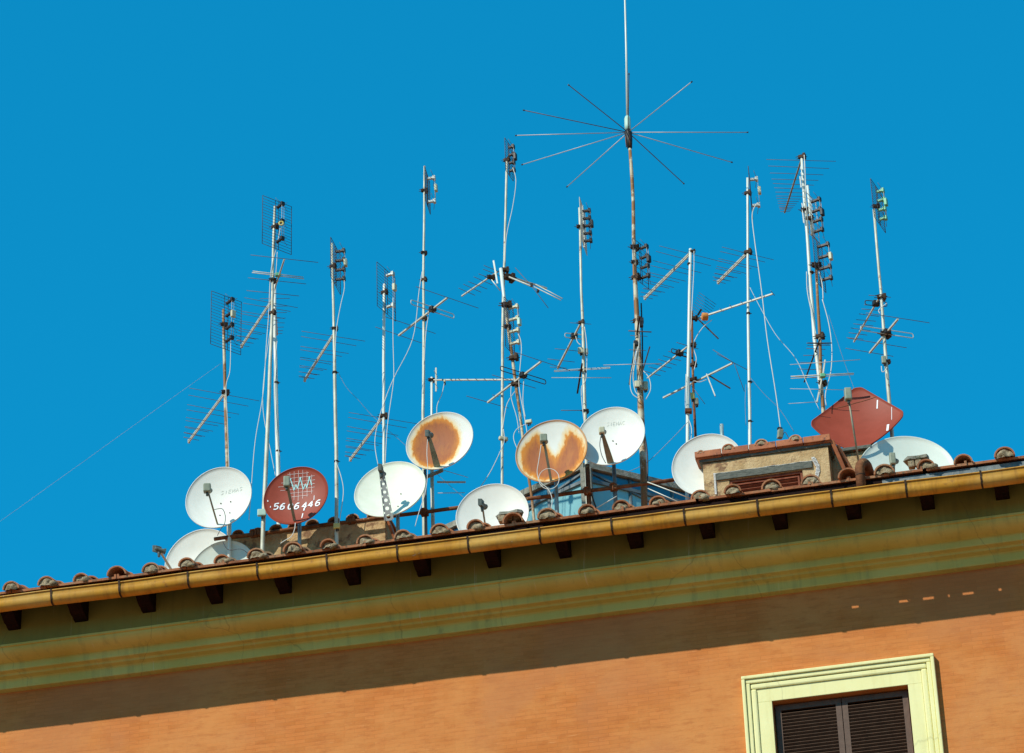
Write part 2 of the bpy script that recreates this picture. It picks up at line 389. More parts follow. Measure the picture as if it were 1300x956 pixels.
w.add([(ox0, 0, oz0), (ox1, 0, oz0), (ox1, .25, oz0), (ox0, .25, oz0)], [[3, 2, 1, 0]])
for (a, b) in (((XL, YB), (XL, 0)), ((XR, 0), (XR, YB)), ((XR, YB), (XL, YB))):
    w.add([(a[0], a[1], 0), (b[0], b[1], 0), (b[0], b[1], ZT+.8), (a[0], a[1], ZT+.8)], [[0, 1, 2, 3]])
build(w, 'wall', 'wall', house)

# cornice profile
prof = [(0.0, -.398), (-.105, -.392), (-.112, -.375), (-.118, -.285), (-.135, -.268), (-.20, -.262), (-.222, -.258),
        (-.226, -.242), (-.24, -.232), (-.315, -.226), (-.322, -.21), (-.327, -.135), (-.338, -.128), (-.356, -.128)]
for k in range(1, 9):
    t = k/8; prof.append((-.356-.225*math.sin(t*math.pi/2)**1.0, -.128+.112*(1-math.cos(t*math.pi/2))))
prof += [(-.612, -.014), (-.616, .012), (-.597, .014)]
w = MB(); nseg = 60
for i in range(nseg):
    a = XL-.2+(XR-XL+.4)*i/nseg; b = XL-.2+(XR-XL+.4)*(i+1)/nseg
    vs = []
    for x in (a, b):
        for (y, z) in prof:
            dz = .006*noise.noise(Vector((x*.5, y, 0)))
            vs.append((x, y, ZY+z+dz))
    n = len(prof)
    w.add(vs, [[j, j+1, n+j+1, n+j] for j in range(n-1)])
build(w, 'cornice', 'paint', house)
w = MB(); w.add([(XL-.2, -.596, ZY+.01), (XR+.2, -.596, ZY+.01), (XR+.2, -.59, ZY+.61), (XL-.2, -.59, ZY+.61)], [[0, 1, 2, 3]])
build(w, 'frieze', 'paint_shaded', house)

# roof deck, soffit boards
w = MB()
def slab(y0, y1, off0, off1):
    z0a, z1a = roof_z(y0), roof_z(y1)
    w.add([(XL-.3, y0, z0a+off0), (XR+.3, y0, z0a+off0), (XR+.3, y1, z1a+off0), (XL-.3, y1, z1a+off0),
           (XL-.3, y0, z0a+off1), (XR+.3, y0, z0a+off1), (XR+.3, y1, z1a+off1), (XL-.3, y1, z1a+off1)],
          [[0, 3, 2, 1], [4, 5, 6, 7], [0, 1, 5, 4], [3, 7, 6, 2], [0, 4, 7, 3], [1, 2, 6, 5]])
slab(-1.0, 6, -.075, -.04); slab(6, 13.6, -.075, -.04)
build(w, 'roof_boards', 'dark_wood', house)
# roof flashing under the tiles
XF = at(1120, 610, -1.0).x
for (xa, xb, mt) in ((XL, XF, 'dark_wood'), (XF, XR, 'flashing')):
    w = MB().box(((xa+xb)/2, -1.012, ZY+.462), Vector((1, 0, 0)), Vector((0, 1, 0)), UP, (xb-xa)/2, .008, .045)
    build(w, 'flashing', mt, house)
# rafters with carved ends
raf0 = at(12+8, 770, -.6).x
sp = (at(1262, 640, -.6).x-at(94, 760, -.6).x)/13.0
x = raf0 - 9*sp
while x < XR:
    if x > XL:
        wd = .085+random.uniform(-.008, .008); dz = random.uniform(-.012, .012)
        poly = [(-.585, .215+dz), (-.66, .225+dz), (-.71, .25+dz), (-.75, .245+dz), (-.80, .262+dz), (-.86, .30+dz), (-.92, .335+dz), (-.965, .345+dz), (-.97, .40),
                (-.97, .55-.075+.01), (-.585, .55+.445*PITCH_T-.075)]
        w = MB().prism([(p[0], ZY+p[1]) for p in poly], x-wd, x+wd)
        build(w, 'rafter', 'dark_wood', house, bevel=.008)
    x += sp
# roof tiles
w = MB(); mos = []
TP = (at(1273, 590, -1.03).x-at(16.5, 752, -1.03).x)/27.0
xs0 = at(16.5, 752, -1.03).x
ks = range(-20, 60)
sl = math.cos(math.atan(PITCH_T))
def tile_pt(x, s, h):          # along the slope s from the eave, h above the slope
    Y = EAVE_Y + s*sl
    return Vector((x, Y - h*math.sin(math.atan(PITCH_T)), roof_z(Y) + h*sl))
NC = 18; CL = .385
broken = {}
for k in ks:
    x = xs0 + k*TP
    if x < XL or x > XR: continue
    x += random.uniform(-.035, .035)
    # pans
    for c in range(NC):
        s0 = c*CL + (random.uniform(-.012, .012) if c == 0 else 0); s1 = s0+CL+.06
        jz = random.uniform(-.006, .006)
        hx = TP/2+.012*(k % 2)
        vs = []
        for (s, h) in ((s0-.03, .022), (s1, -.004)):
            for (u, e) in ((-hx, .03), (-hx+.025, .03), (-hx+.03, 0), (hx-.03, 0), (hx-.025, .03), (hx, .03)):
                vs.append(tile_pt(x+TP/2+u, s, h+e+jz))
        n = 6
        for j in range(6): vs.append(tile_pt(x+TP/2+[-hx, -hx+.025, -hx+.03, hx-.03, hx-.025, hx][j], s0-.03, -.008+jz))
        fs = [[j, j+1, n+j+1, n+j] for j in range(5)]+[[12+j, 12+j+1, j+1, j] for j in range(5)]
        vs += [tile_pt(x+TP/2-hx, s1, -.02+jz), tile_pt(x+TP/2+hx, s1, -.02+jz)]
        fs.append([12, 18, 19, 17])
        w.add(vs, fs)
    # covers
    rt = random.uniform(-.5, .5)*.04
    for c in range(NC):
        s0 = c*CL + (random.uniform(-.05, .045) if c == 0 else random.uniform(-.02, .02))-.045; s1 = s0+CL+.08
        dx = random.uniform(-.014, .014)+rt*c*.2; r1 = .126+random.uniform(-.016, .012); r2 = r1-.024; n = 10
        hb = random.uniform(.0, .014)
        vs = []
        for (s, r, h) in ((s0, r1, .028+hb), (s1, r2, .02)):
            for th in (0, .02):
                for j in range(n+1):
                    a = math.pi*(j/n); rr = r-th
                    vs.append(tile_pt(x+dx-math.cos(a)*rr, s, h+math.sin(a)*rr*.9))
        q = n+1; fs = []
        for j in range(n):
            fs.append([j, j+1, 2*q+j+1, 2*q+j]); fs.append([q+j+1, q+j, 3*q+j, 3*q+j+1])
            fs.append([q+j, q+j+1, j+1, j])
        fs.append([0, 2*q, 3*q, q]); fs.append([q-1, 2*q-1, 4*q-1, 3*q-1])
        kk = len(w.f); w.add(vs, fs, False)
        for j in range(kk, kk+3*n, 3): w.sm[j] = w.sm[j+1] = True
        # mortar plug in the lowest cover
        if c == 0 and random.random() < .93:
            vs = []; fs = []; rings = 5; nn = 14; rr = r1-.018; dep = random.uniform(-.02, .012); mo = MB()
            cen = tile_pt(x+dx, s0+.012+dep*.4, .035)
            for i in range(rings+1):
                for j in range(nn+1):
                    a = math.pi*j/nn; q2 = i/rings
                    p = tile_pt(x+dx-math.cos(a)*rr*q2, s0+.035+dep-(1-q2**2)*.05, .02+math.sin(a)*rr*q2*.88)
                    nv = noise.noise(p*17+Vector((k*3, 0, 0)))
                    p += Vector((0, -1, 0))*nv*.04*(1 if q2 < .95 else .3)+Vector((noise.noise(p*23), 0, noise.noise(p*29)))*.012
                    vs.append(p)
            for i in range(rings):
                for j in range(nn):
                    a = i*(nn+1)+j; fs.append([a, a+1, a+nn+2, a+nn+1])
            for (q) in range(nn): pass
            mo.add(vs, fs, True)
            # lump spilling over the pan
            if random.random() < .8:
                cl = tile_pt(x+dx+r1*random.uniform(.2, .9), s0+.01, .03)
                lump_r = random.uniform(.03, .055)
                vs = []; fs = []
                for i in range(7):
                    for j in range(10):
                        th = math.pi*i/6; ph = 2*math.pi*j/10
                        v = Vector((math.sin(th)*math.cos(ph)*1.3, math.sin(th)*math.sin(ph), math.cos(th)*.8))
                        v *= lump_r*(1+.5*noise.noise(v*2.3+Vector((k, 0, 0)))); vs.append(cl+v)
                for i in range(6):
                    for j in range(10):
                        fs.append([i*10+j, (i+1)*10+j, (i+1)*10+(j+1) % 10, i*10+(j+1) % 10])
                mo.add(vs, fs, True)
            mos.append(mo)
# back slope as one simple sheet, ridge caps
w.add([(XL-.3, 6, roof_z(6)+.03), (XR+.3, 6, roof_z(6)+.03), (XR+.3, 13.6, roof_z(13.6)+.03), (XL-.3, 13.6, roof_z(13.6)+.03)], [[0, 1, 2, 3]])
w.tube([(XL-.3, 6, roof_z(6)+.02), (XR+.3, 6, roof_z(6)+.02)], .13, 12)
tiles = build(w, 'roof_tiles', 'tile', house)
for mo in mos: build(mo, 'mortar_plug', 'mortar', house)

# gutter (falls slightly to the right)
GY, GR = -1.115, .092
def gut_z(x):
    zl = ZY+.335; return zl - (x+6.6)*.0060
w = MB()
gx = []; 
xx = XL-.1
while xx < XR+.1: gx.append(xx); xx += .3
sec = [(-GR-.012, .075), (-GR-.012, .09), (-GR, .09), (-GR, .02)]
sec = [(-GR-.014, .062), (-GR-.018, .075), (-GR-.008, .083), (-GR, .075)]
nsec = 14
for j in range(nsec+1):
    a = math.pi*j/nsec; sec.append((-math.cos(a)*GR, -math.sin(a)*GR*1.02))
sec += [(GR, .08)]
inner = [(-math.cos(math.pi*j/nsec)*(GR-.006), -math.sin(math.pi*j/nsec)*(GR-.006)) for j in range(nsec+1)][::-1]
sec += [(GR-.006, .08)]+inner+[(-GR+.006, .07)]
rows = []
vs = []
for x in gx:
    wob = .011*noise.noise(Vector((x*.9, 3, 0))); wy = .008*noise.noise(Vector((x*.7, 9, 0)))
    for (y, z) in sec: vs.append(Vector((x, GY+y+wy, gut_z(x)+z+wob)))
n = len(sec); fs = []
for i in range(len(gx)-1):
    for j in range(n): fs.append([i*n+j, i*n+(j+1) % n, (i+1)*n+(j+1) % n, (i+1)*n+j])
fs.append(list(range(n))); fs.append([(len(gx)-1)*n+j for j in reversed(range(n))])
w.add(vs, fs, True)
gutter = build(w, 'gutter', 'gutter', house)
sx0 = at(65, 760, -1.2).x; ssp = (at(1246, 610, -1.2).x-sx0)/13.0
x = sx0-10*ssp
while x < XR:
    if x > XL:
        w = MB(); pts = []
        for j in range(13):
            a = -.35+(math.pi*.5+.55)*j/12
            a = R(-8)+R(150)*j/12
            pts.append(Vector((x+random.uniform(-.002, .002), GY-math.cos(a)*(GR+.006), gut_z(x)-math.sin(a)*(GR+.006))))
        pts = [Vector((x, GY-GR-.022, gut_z(x)+.085))]+pts
        for a, b in zip(pts[:-1], pts[1:]): w.bar(a, b, .006, .024, side=(Vector((0, GY, gut_z(x)))-Vector((0, ((a+b)/2).y, ((a+b)/2).z))))
        w.bar(pts[0], Vector((x, GY+.10, gut_z(x)+.125)), .006, .024)
        build(w, 'gutter_strap', 'clamp', gutter)
    x += ssp*(1+random.uniform(-.02, .02)*0)
# dark fascia board behind the gutter
w = MB(); gaps = []
for (g0, g1, gy) in ((1080, 1089, 762), (1143, 1156, 757), (1171, 1186, 752), (1194, 1205, 749), (1221, 1238, 746), (1266, 1274, 741)):
    gaps.append((at(g0, gy, 0).x-.70, at(g1, gy, 0).x-.70))
x = XL
while x < XR:
    x1 = x+.05; xm = x+.025
    zb_ = gut_z(xm)+.035
    if any(a_ <= xm <= b_ for a_, b_ in gaps): zb_ += .049
    w.add([(x, -.997, zb_), (x1, -.997, zb_), (x1, -.997, ZY+.45), (x, -.997, ZY+.45), (x, -.975, zb_), (x1, -.975, zb_), (x1, -.975, ZY+.45), (x, -.975, ZY+.45)],
          [[0, 1, 2, 3], [5, 4, 7, 6], [0, 4, 5, 1]])
    x = x1
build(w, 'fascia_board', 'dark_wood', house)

# window surround and shutters
def frame(x0, x1, z0, z1, d, y0, y1, mb):
    for (a, b, c, e) in ((x0, x1, z1-d, z1), (x0, x0+d, z0, z1-d), (x1-d, x1, z0, z1-d), (x0, x1, z0-d, z0)):
        mb.box(((a+b)/2, (y0+y1)/2, (c+e)/2), Vector((1, 0, 0)), Vector((0, 1, 0)), UP, (b-a)/2, abs(y1-y0)/2, (e-c)/2)
win = MB(); frame(WX0, WX1, oz0-.2, WT, .045, -.085, .0, win)
winf = build(win, 'window_surround', 'casing', house, bevel=.01)
mb = MB(); frame(WX0+.047, WX1-.047, oz0-.15, WT-.047, .055, -.062, .0, mb); build(mb, 'moulding', 'casing', winf, bevel=.012)
mb = MB(); frame(WX0+.104, WX1-.104, oz0-.1, WT-.104, .075, -.045, .0, mb); build(mb, 'moulding', 'casing', winf, bevel=.02)
mb = MB(); frame(WX0+.181, WX1-.181, oz0-.02, WT-.181, .177, -.02, .0, mb); build(mb, 'architrave', 'casing', winf, bevel=.004)
for (a, b) in ((ox0+.02, (ox0+ox1)/2-.005), ((ox0+ox1)/2+.005, ox1-.02)):
    mb = MB(); frame(a, b, oz0+.09, oz1-.02, .07, .10, .14, mb)
    z = oz0+.12
    while z < oz1-.12:
        mb.box(((a+b)/2, .12, z), Vector((1, 0, 0)), Vector((0, .8, -.6)), Vector((0, .6, .8)), (b-a)/2-.06, .022, .004); z += .045
    build(mb, 'shutter', 'shutter', house)

# ------------------------------------------------------------------ mast and antenna helpers
def clamp(root, p, s=1.0, side=1):
    w = MB(); a = random.uniform(0, 360)
    h = hdir(random.choice((10, 30, -20))); f = UP.cross(h)
    w.box(p, h, f, UP, .045*s, .03*s, .022*s)
    w.box(p+h*.035*s*side, h, f, UP, .018*s, .035*s, .04*s)
    w.tube([p+f*.025*s-h*.085*s*side, p+f*.025*s+h*.07*s*side], .0055*s, 6)
    w.tube([p-f*.025*s-h*.085*s*side, p-f*.025*s+h*.07*s*side], .0055*s, 6)
    w.tube([p-h*.05*s*side-UP*.025*s, p-h*.05*s*side+UP*.03*s], .007*s, 6)
    return build(w, 'clamp', 'clamp', root, bevel=.004)
def band(root, p, r, mat='clamp'):
    w = MB().tube([p-UP*.012, p+UP*.012], r+.006, 10); w.tube([p+hdir(0)*r, p+hdir(0)*(r+.025)], .006, 6)
    return build(w, 'pole_band', mat, root)
def pole(root, pts, r, mat='pole', name='pole'):
    w = MB(); pts = [Vector(p) for p in pts]
    rr = r if isinstance(r, (list, tuple)) else [r]*len(pts)
    # subdivide with slight waviness
    P = []; RR = []
    for i in range(len(pts)-1):
        n = max(1, int((pts[i+1]-pts[i]).length/.35))
        for k in range(n):
            t = k/n; q = pts[i].lerp(pts[i+1], t)
            if 0 < k: q += Vector((noise.noise(q*1.7), noise.noise(q*1.7+Vector((9, 0, 0))), 0))*.008
            P.append(q); RR.append(rr[i]*(1-t)+rr[i+1]*t)
    P.append(pts[-1]); RR.append(rr[-1])
    w.tube(P, RR, 12)
    return build(w, name, mat, root)
def mast(label, Y, pix, r, mat='pole', group='television masts on the roof', extra_down=True, name='antenna_mast', cat='antenna mast'):
    pts = [at(p[0], p[1], Y) for p in pix]
    base = pts[-1].copy(); zb = roof_z(Y)+.02
    if base.z > zb: base = Vector((base.x, base.y, zb-.05)); pts.append(base)
    root = empty(name, base, label, cat, group)
    if isinstance(r, (list, tuple)) and len(r) < len(pts): r = list(r)+[r[-1]]
    root_pole = pole(root, pts, r, mat)
    w = MB().box(Vector((base.x, base.y, zb+.01)), Vector((1, 0, 0)), Vector((0, sl, math.sin(math.atan(PITCH_T)))), UP, .09, .09, .012)
    build(w, 'foot_plate', 'clamp', root)
    return root
def rods(parent, pts_pairs, r, mat, name='element'):
    for a, b in pts_pairs:
        build(MB().tube([a, b], r, 5), name, mat, parent)
def log_periodic(root, P, Qpx, n=14, lmax=1.0, lmin=.22, double=True, mat='boom', rr=.0036, back=.0, rodmat='rod'):
    """P world point on the mast; Qpx pixel of the far boom end; real horizontal boom."""
    Q = atz(Qpx[0], Qpx[1], P.z); d = (Q-P).normalized(); L = (Q-P).length
    s = UP.cross(d).normalized()
    w = MB()
    if double:
        w.bar(P-d*back+UP*.016, Q+UP*.016, .016, .016); w.bar(P-d*back-UP*.016, Q-UP*.016, .016, .016)
        w.box(Q+d*.005, d, s, UP, .008, .016, .03)
    else: w.bar(P-d*back, Q, .02, .02)
    y = build(w, 'log_periodic_antenna', mat, root)
    t = 0.03
    for i in range(n):
        q = i/(n-1); ln = lmax*(lmin/lmax)**q
        pos = (1-(lmin/lmax)**(q))/(1-lmin/lmax)
        c = P + d*(L*(.02+.95*pos)); z = UP*(.016 if i % 2 else -.016)*(1 if double else 0)
        j = s*random.uniform(-.004, .004)+UP*random.uniform(-.012, .012)
        build(MB().tube([c+z-s*ln/2, c+z+s*ln/2+j], rr, 5), 'element', rodmat, y)
    return y
def yagi(root, Apx, Bpx, Z, els, folded=None, mat='boom', rr=.0042, boom=.022, rodmat='rod', fold_l=.8, slant=None, fmat=None):
    """boom seen from pixel A to pixel B at height Z. els = [(t, length)]; folded = t of the folded dipole."""
    A = atz(*Apx, Z); B = atz(*Bpx, Z); d = (B-A).normalized(); s = UP.cross(d).normalized()
    if slant is not None: s = slant
    y = build(MB().bar(A, B, boom, boom), 'yagi_antenna', mat, root)
    for (t, l) in els:
        c = A.lerp(B, t)+UP*boom*.5; build(MB().tube([c-s*l/2+UP*random.uniform(-.01, .01), c+s*l/2+UP*random.uniform(-.012, .012)], rr, 5), 'element', rodmat, y)
    if folded is not None:
        c = A.lerp(B, folded); l = fold_l/2; h = .035
        v = s.cross(d) if slant is not None else UP
        pts = [c-s*l*.03-v*h, c-s*l-v*h]; 
        for k in range(1, 6):
            a = math.pi*k/6; pts.append(c-s*(l+h*math.sin(a)*.7)-v*h*math.cos(a))
        pts += [c-s*l+v*h, c+s*l+v*h]
        for k in range(1, 6):
            a = math.pi*k/6; pts.append(c+s*(l+h*math.sin(a)*.7)+v*h*math.cos(a))
        pts += [c+s*l-v*h, c+s*l*.03-v*h]
        build(MB().tube(pts, .0065, 6), 'folded_dipole', fmat or mat, y)
        build(MB().box(c, s, d, UP, .045, .04, .035), 'dipole_box', 'black', y, bevel=.008)
    return y
def panel(root, P, deg, w_, h_, nb=4, out=.14, mat='grid', nw=18, bmat='black', box='cream_box', off=.06, shift=0, side=1, flat=False, boxat=.55):
    """grid reflector: P centre near the mast, deg = horizontal direction of its width."""
    s = hdir(deg); o = UP.cross(s)*side   # outward (towards the dipoles)
    if o.dot(hdir(-60 if side else 0)) < 0 and side == 1: o = -o
    c = P + o*off + s*shift
    w = MB()
    rw = .0034
    for i in range(nw+1):
        z = -h_/2+h_*i/nw
        rr = rw*1.5 if i in (0, nw) else rw
        w.tube([c-s*w_/2+UP*z, c+s*w_/2+UP*z+UP*random.uniform(-.004, .004)], rr, 4)
    for u in (-1, -.12, .12, 1):
        w.tube([c+s*w_/2*u-UP*h_/2, c+s*w_/2*u+UP*h_/2], rw*1.4, 4)
    if flat:
        w.bar(c-UP*h_/2, c+UP*h_/2, .03, .012)
    g = build(w, 'grid_reflector', mat, root)
    for i in range(nb):
        z = h_*.36-(h_*.72)*i/max(nb-1, 1)
        p = c+UP*z
        b = MB(); b.bar(p, p+o*out, .034, .034)
        b.box(p+o*out, o, s, UP, .02, .03, .03)
        build(b, 'dipole_bracket', bmat, g, bevel=.004)
        d = MB()
        for a in (35, -35, 145, -145):
            v = s*math.cos(R(a))+UP*math.sin(R(a)); d.tube([p+o*out, p+o*(out-.03)+v*.13], .003, 4)
        build(d, 'dipole', 'rod', g)
    fl = MB()
    for u in (-.018, .018):
        fl.tube([c+o*(out+.012)+s*u+UP*h_*.36, c+o*(out+.012)+s*u-UP*h_*.36], .0035, 5)
    build(fl, 'feed_line', 'rod_light', g)
    if box:
        b = MB().box(c+o*(out+.025)+UP*h_*.36*(boxat*2-1), s, o, UP, .035, .022, .055)
        build(b, 'junction_box', box, g, bevel=.008)
    clamp(root, P, .9)
    return g, c+o*(out+.02)
def cable(root, pix, Y, r=.0055, mat='cable', name='cable'):
    pts = [at(p[0], p[1], Y if len(p) < 3 else p[2]) for p in pix]
    return build(MB().tube(smooth_path(pts), r, 6), name, mat, root)
def jbox(root, px, py, Y, w_, h_, mat, name='junction_box', tilt=0, d=.05):
    c = at(px, py, Y); s = hdir(tilt); f = UP.cross(s)
    b = MB().box(c, s, f, UP, w_/2, d/2, h_/2)
    o = build(b, name, mat, root, bevel=.012)
    build(MB().tube([c-UP*h_/2, c-UP*(h_/2+.035)], .012, 8).tube([c-UP*h_/2+s*w_*.25, c-UP*(h_/2+.03)+s*w_*.25], .008, 6), 'cable_gland', 'black', o)
    return o
def pz(px, py, Y): return at(px, py, Y)

# ---- mast 1 (x 286)
Y = .9
m = mast('leftmost mast, a wide wire grid panel on top and a log periodic antenna below', Y, [(283.5, 393), (284.5, 440), (286, 500), (288, 560), (290, 640), (291, 690)], [.019, .022, .024, .027, .03, .03], 'pole_rust')
panel(m, pz(284, 412, Y), 40, .52, .88, 4, .15, 'grid', 18, boxat=.6)
log_periodic(m, pz(286, 498, Y), (240, 560), 12, 1.05, .2)
clamp(m, pz(286, 498, Y))
cable(m, [(293, 425), (292, 470), (287, 490), (288.5, 530), (291, 600)], Y-.12)
cable(m, [(281, 461), (240, 490), (200, 518.5), (120, 576), (60, 619), (0, 662), (-60, 704)], Y-.1, .0019, 'wire', 'guy_wire')
# ---- mast 2, two poles
Y = .25
m = mast('tall left mast topped by a dark wire grid panel with a yellow ring', -.12, [(349, 262), (346.5, 335), (344.5, 430), (340, 540), (336, 629), (333, 705)], [.017, .019, .024, .028, .03, .03], 'pole')
Y2 = -.12
panel(m, pz(348.5, 288, Y2), 40, .50, .80, 3, .13, 'grid', 17, box=None)
w = MB(); c0 = pz(357, 283.5, Y2-.15); s = hdir(0); f = hdir(90)
pts = [c0+(s*math.cos(a)+UP*math.sin(a))*.03 for a in [2*math.pi*k/16 for k in range(17)]]
build(w.tube(pts, .011, 8), 'ring_coil', 'yellow_box', m)
P = pz(346.5, 352, Y2)
yagi(m, (361, 329), (341, 390), P.z+.0, [(0.0, .95), (.45, .82), (.72, .75)], None, boom=.018)
A = atz(353, 349, P.z+.02); s2 = (atz(391, 352, P.z+.02)-atz(316, 343, P.z+.02)).normalized()
yg = build(MB().tube([A-s2*.36+UP*.012, A+s2*.36+UP*.012], .007, 6).tube([A-s2*.37-UP*.014, A+s2*.37-UP*.014], .007, 6), 'folded_dipole', 'boom', m)
build(MB().box(A, s2, UP.cross(s2), UP, .035, .03, .025), 'dipole_box', 'green_box', yg, bevel=.006)
log_periodic(m, pz(345, 382, Y2), (307, 439), 13, .78, .2)
for p in ((346, 356), (345.5, 397)): clamp(m, pz(*p, Y2), .9)
cable(m, [(356, 288), (352, 310), (344, 345), (341, 400), (338, 440), (334, 500), (324, 560), (319, 620), (316, 660)], Y2-.03)
cable(m, [(352, 320), (350, 350), (343, 420), (336, 470), (334, 520), (344, 575), (350, 605)], Y2+.25, .005)
jbox(m, 332.5, 651, Y2-.06, .12, .10, 'mint_box')
m = mast('white pole standing close behind the red printed dish', .55, [(348.5, 362), (349, 430), (351, 520), (353.5, 604), (354, 660)], [.024, .026, .028, .032, .032], 'pole_white')
for p in ((351, 486), (353, 573)): band(m, pz(*p, .55), .028)
log_periodic(m, pz(349, 378, .55), (352, 425), 8, .42, .15, False)
cable(m, [(352, 430), (348, 480), (350, 540), (355, 580)], .5, .005)
# ---- mast 3 (x 424)
Y = -.1
m = mast('slim mast with four black brackets on an edge-on grid, yellow box at its foot', Y, [(421.5, 309), (422.5, 360), (424, 420), (425, 480), (427, 570), (427.5, 690)], [.016, .018, .02, .024, .026, .026], 'pole')
panel(m, pz(422.5, 338, Y), 78, .50, .64, 4, .12, 'grid', 14, off=.04, box='cream_box')
log_periodic(m, pz(424, 424, Y), (387, 482), 12, .92, .2)
clamp(m, pz(425, 417, Y), .8); band(m, pz(425, 473, Y), .03); band(m, pz(427, 586, Y), .026)
cable(m, [(437, 356), (437, 368), (432, 390), (427, 420), (425, 460)], Y-.08)
cable(m, [(426, 585), (433, 605), (436, 625), (432, 655), (430, 668)], Y-.05)
cable(m, [(430, 474), (440, 492), (455, 508), (475, 530), (520, 570), (575, 620), (600, 640)], Y+1.2, .0028, 'wire', 'guy_wire')
jbox(m, 427.5, 668, Y-.06, .09, .08, 'yellow_box')
# ---- mast 4 (x 487)
Y = .5
m = mast('straight white mast behind the perforated arm dish, topped by a slanting grid', Y, [(488, 361), (487.3, 430), (487, 520), (487.3, 590), (487.5, 690)], .021, 'pole_white')
panel(m, pz(488, 371, Y), 62, .50, .72, 2, .11, 'grid', 15, bmat='arm_pale', off=.03)
log_periodic(m, pz(487, 528, Y), (445, 583), 12, 1.0, .2)
clamp(m, pz(487, 528, Y)); 
cable(m, [(499, 378), (499, 430), (500, 470), (499, 490), (492, 540), (489, 590)], Y-.1)
cable(m, [(536, 345), (532, 370), (524, 430), (500, 480), (488, 510), (479, 540), (476, 565), (481, 595)], Y-.1, .0055)
# ---- mast 5 (x 538)
Y = .7
m = mast('mast behind the first rusty dish, carrying a straight folded dipole yagi', Y, [(539, 211), (538.5, 290), (537.6, 350), (538, 430), (537, 520), (538, 600), (538.5, 690)], [.015, .017, .018, .02, .022, .025, .025], 'pole')
panel(m, pz(538.7, 242, Y), 82, .42, .55, 2, .10, 'grid', 12, off=.045, bmat='arm_pale')
P = pz(538, 405, Y)
yagi(m, (568, 378), (506, 426), P.z, [(0.0, 1.05), (.75, .85), (1.0, .78)], .3, fold_l=.68, rodmat='rod')
for p in ((538, 321), (538, 355), (538, 404)): clamp(m, pz(*p, Y), .8)
cable(m, [(546, 388), (541, 420), (539, 450), (537, 500)], Y-.1)
# ---- short mast with horizontal yagi
Y = 1.0
m = mast('short stub mast with one long yagi boom pointing right', Y, [(548, 479), (548, 530), (548.5, 620), (549, 690)], .016, 'pole_white')
A = pz(544, 482.5, Y); B = pz(652, 482, Y); d = (B-A).normalized()
y = build(MB().bar(A, B, .018, .018), 'yagi_antenna', 'boom', m)
sd = (hdir(78))
for i in range(9):
    c = A.lerp(B, .17+.10*i); build(MB().tube([c-sd*.09-UP*.03, c+sd*.09+UP*.03], .004, 5), 'element', 'rod', y)
build(MB().bar(pz(553.5, 467, Y), pz(553.5, 497, Y), .02, .012).bar(pz(553.5, 475, Y)-sd*.1, pz(553.5, 475, Y)+sd*.1, .006, .006).bar(pz(553.5, 489, Y)-sd*.1, pz(553.5, 489, Y)+sd*.1, .006, .006), 'reflector', 'boom', y)
jbox(y, 564.5, 484, Y-.02, .03, .05, 'cream_box', 'dipole_box')
clamp(m, A+d*.04, .8)
cable(m, [(564, 487), (561, 500), (555, 515), (555, 530)], Y-.05)
# ---- mast 6 (x 640)
Y = .8
m = mast('tall mast left of centre, two antenna arms spreading from its middle', Y, [(643.5, 203), (642, 270), (640.5, 330), (638.5, 400), (638, 470), (637.8, 540), (637.5, 620), (637.5, 680)], [.017, .018, .018, .02, .02, .02, .019, .019], 'pole')
panel(m, pz(643.3, 203, Y), 70, .30, .56, 4, .07, 'grid', 12, off=.035, box='black')
P = pz(641, 346, Y)
yagi(m, (632, 345), (586, 376), P.z, [(.0, .5), (.1, .4), (.25, .36), (.4, .34), (.55, .34), (.7, .32), (.85, .3)], None, boom=.017)
yagi(m, (650, 352), (694, 366), P.z-.02, [], None, boom=.02)
A = pz(683, 360, Y-.6); 
b = MB().tube([pz(678, 364, Y-.5), pz(712, 381, Y-.7)], .007, 6).tube([pz(680, 361, Y-.5), pz(714, 379, Y-.7)], .007, 6).tube([pz(640, 349, Y), pz(676, 364, Y-.5)], .012, 6)
fd = build(b, 'folded_dipole', 'boom', m)
for p in ((675, 362), (683, 369)): build(MB().box(pz(*p, Y-.5), hdir(0), hdir(90), UP, .018, .02, .022), 'insulator', 'black', fd)
build(MB().tube([pz(654, 340, Y-.4), pz(675, 363, Y-.5), pz(696, 391, Y-.6)], .0045, 5), 'element', 'rod', fd)
build(MB().bar(pz(626.5, 331, Y-.1), pz(631.5, 360, Y-.1), .022, .014), 'cross_arm', 'pole_white', m)
build(MB().tube([pz(624, 355, Y-.1), pz(635, 369, Y-.05)], .008, 6), 'stay_rod', 'pole_white', m)
for p, sc in (((641, 342.5), 1.0), ((646, 352), 1.5), ((623, 352), 1.0)): clamp(m, pz(*p, Y-.05), sc)
cable(m, [(651, 213), (655, 230), (651, 262), (643, 300), (641, 335)], Y-.1)
jbox(m, 639, 557, Y-.06, .13, .055, 'cream_box', tilt=25)
cable(m, [(639, 545), (640, 560), (632, 580), (622, 600), (610, 618)], Y-.1)
cable(m, [(656, 494), (645, 510), (641, 525), (638, 545)], Y-.05)
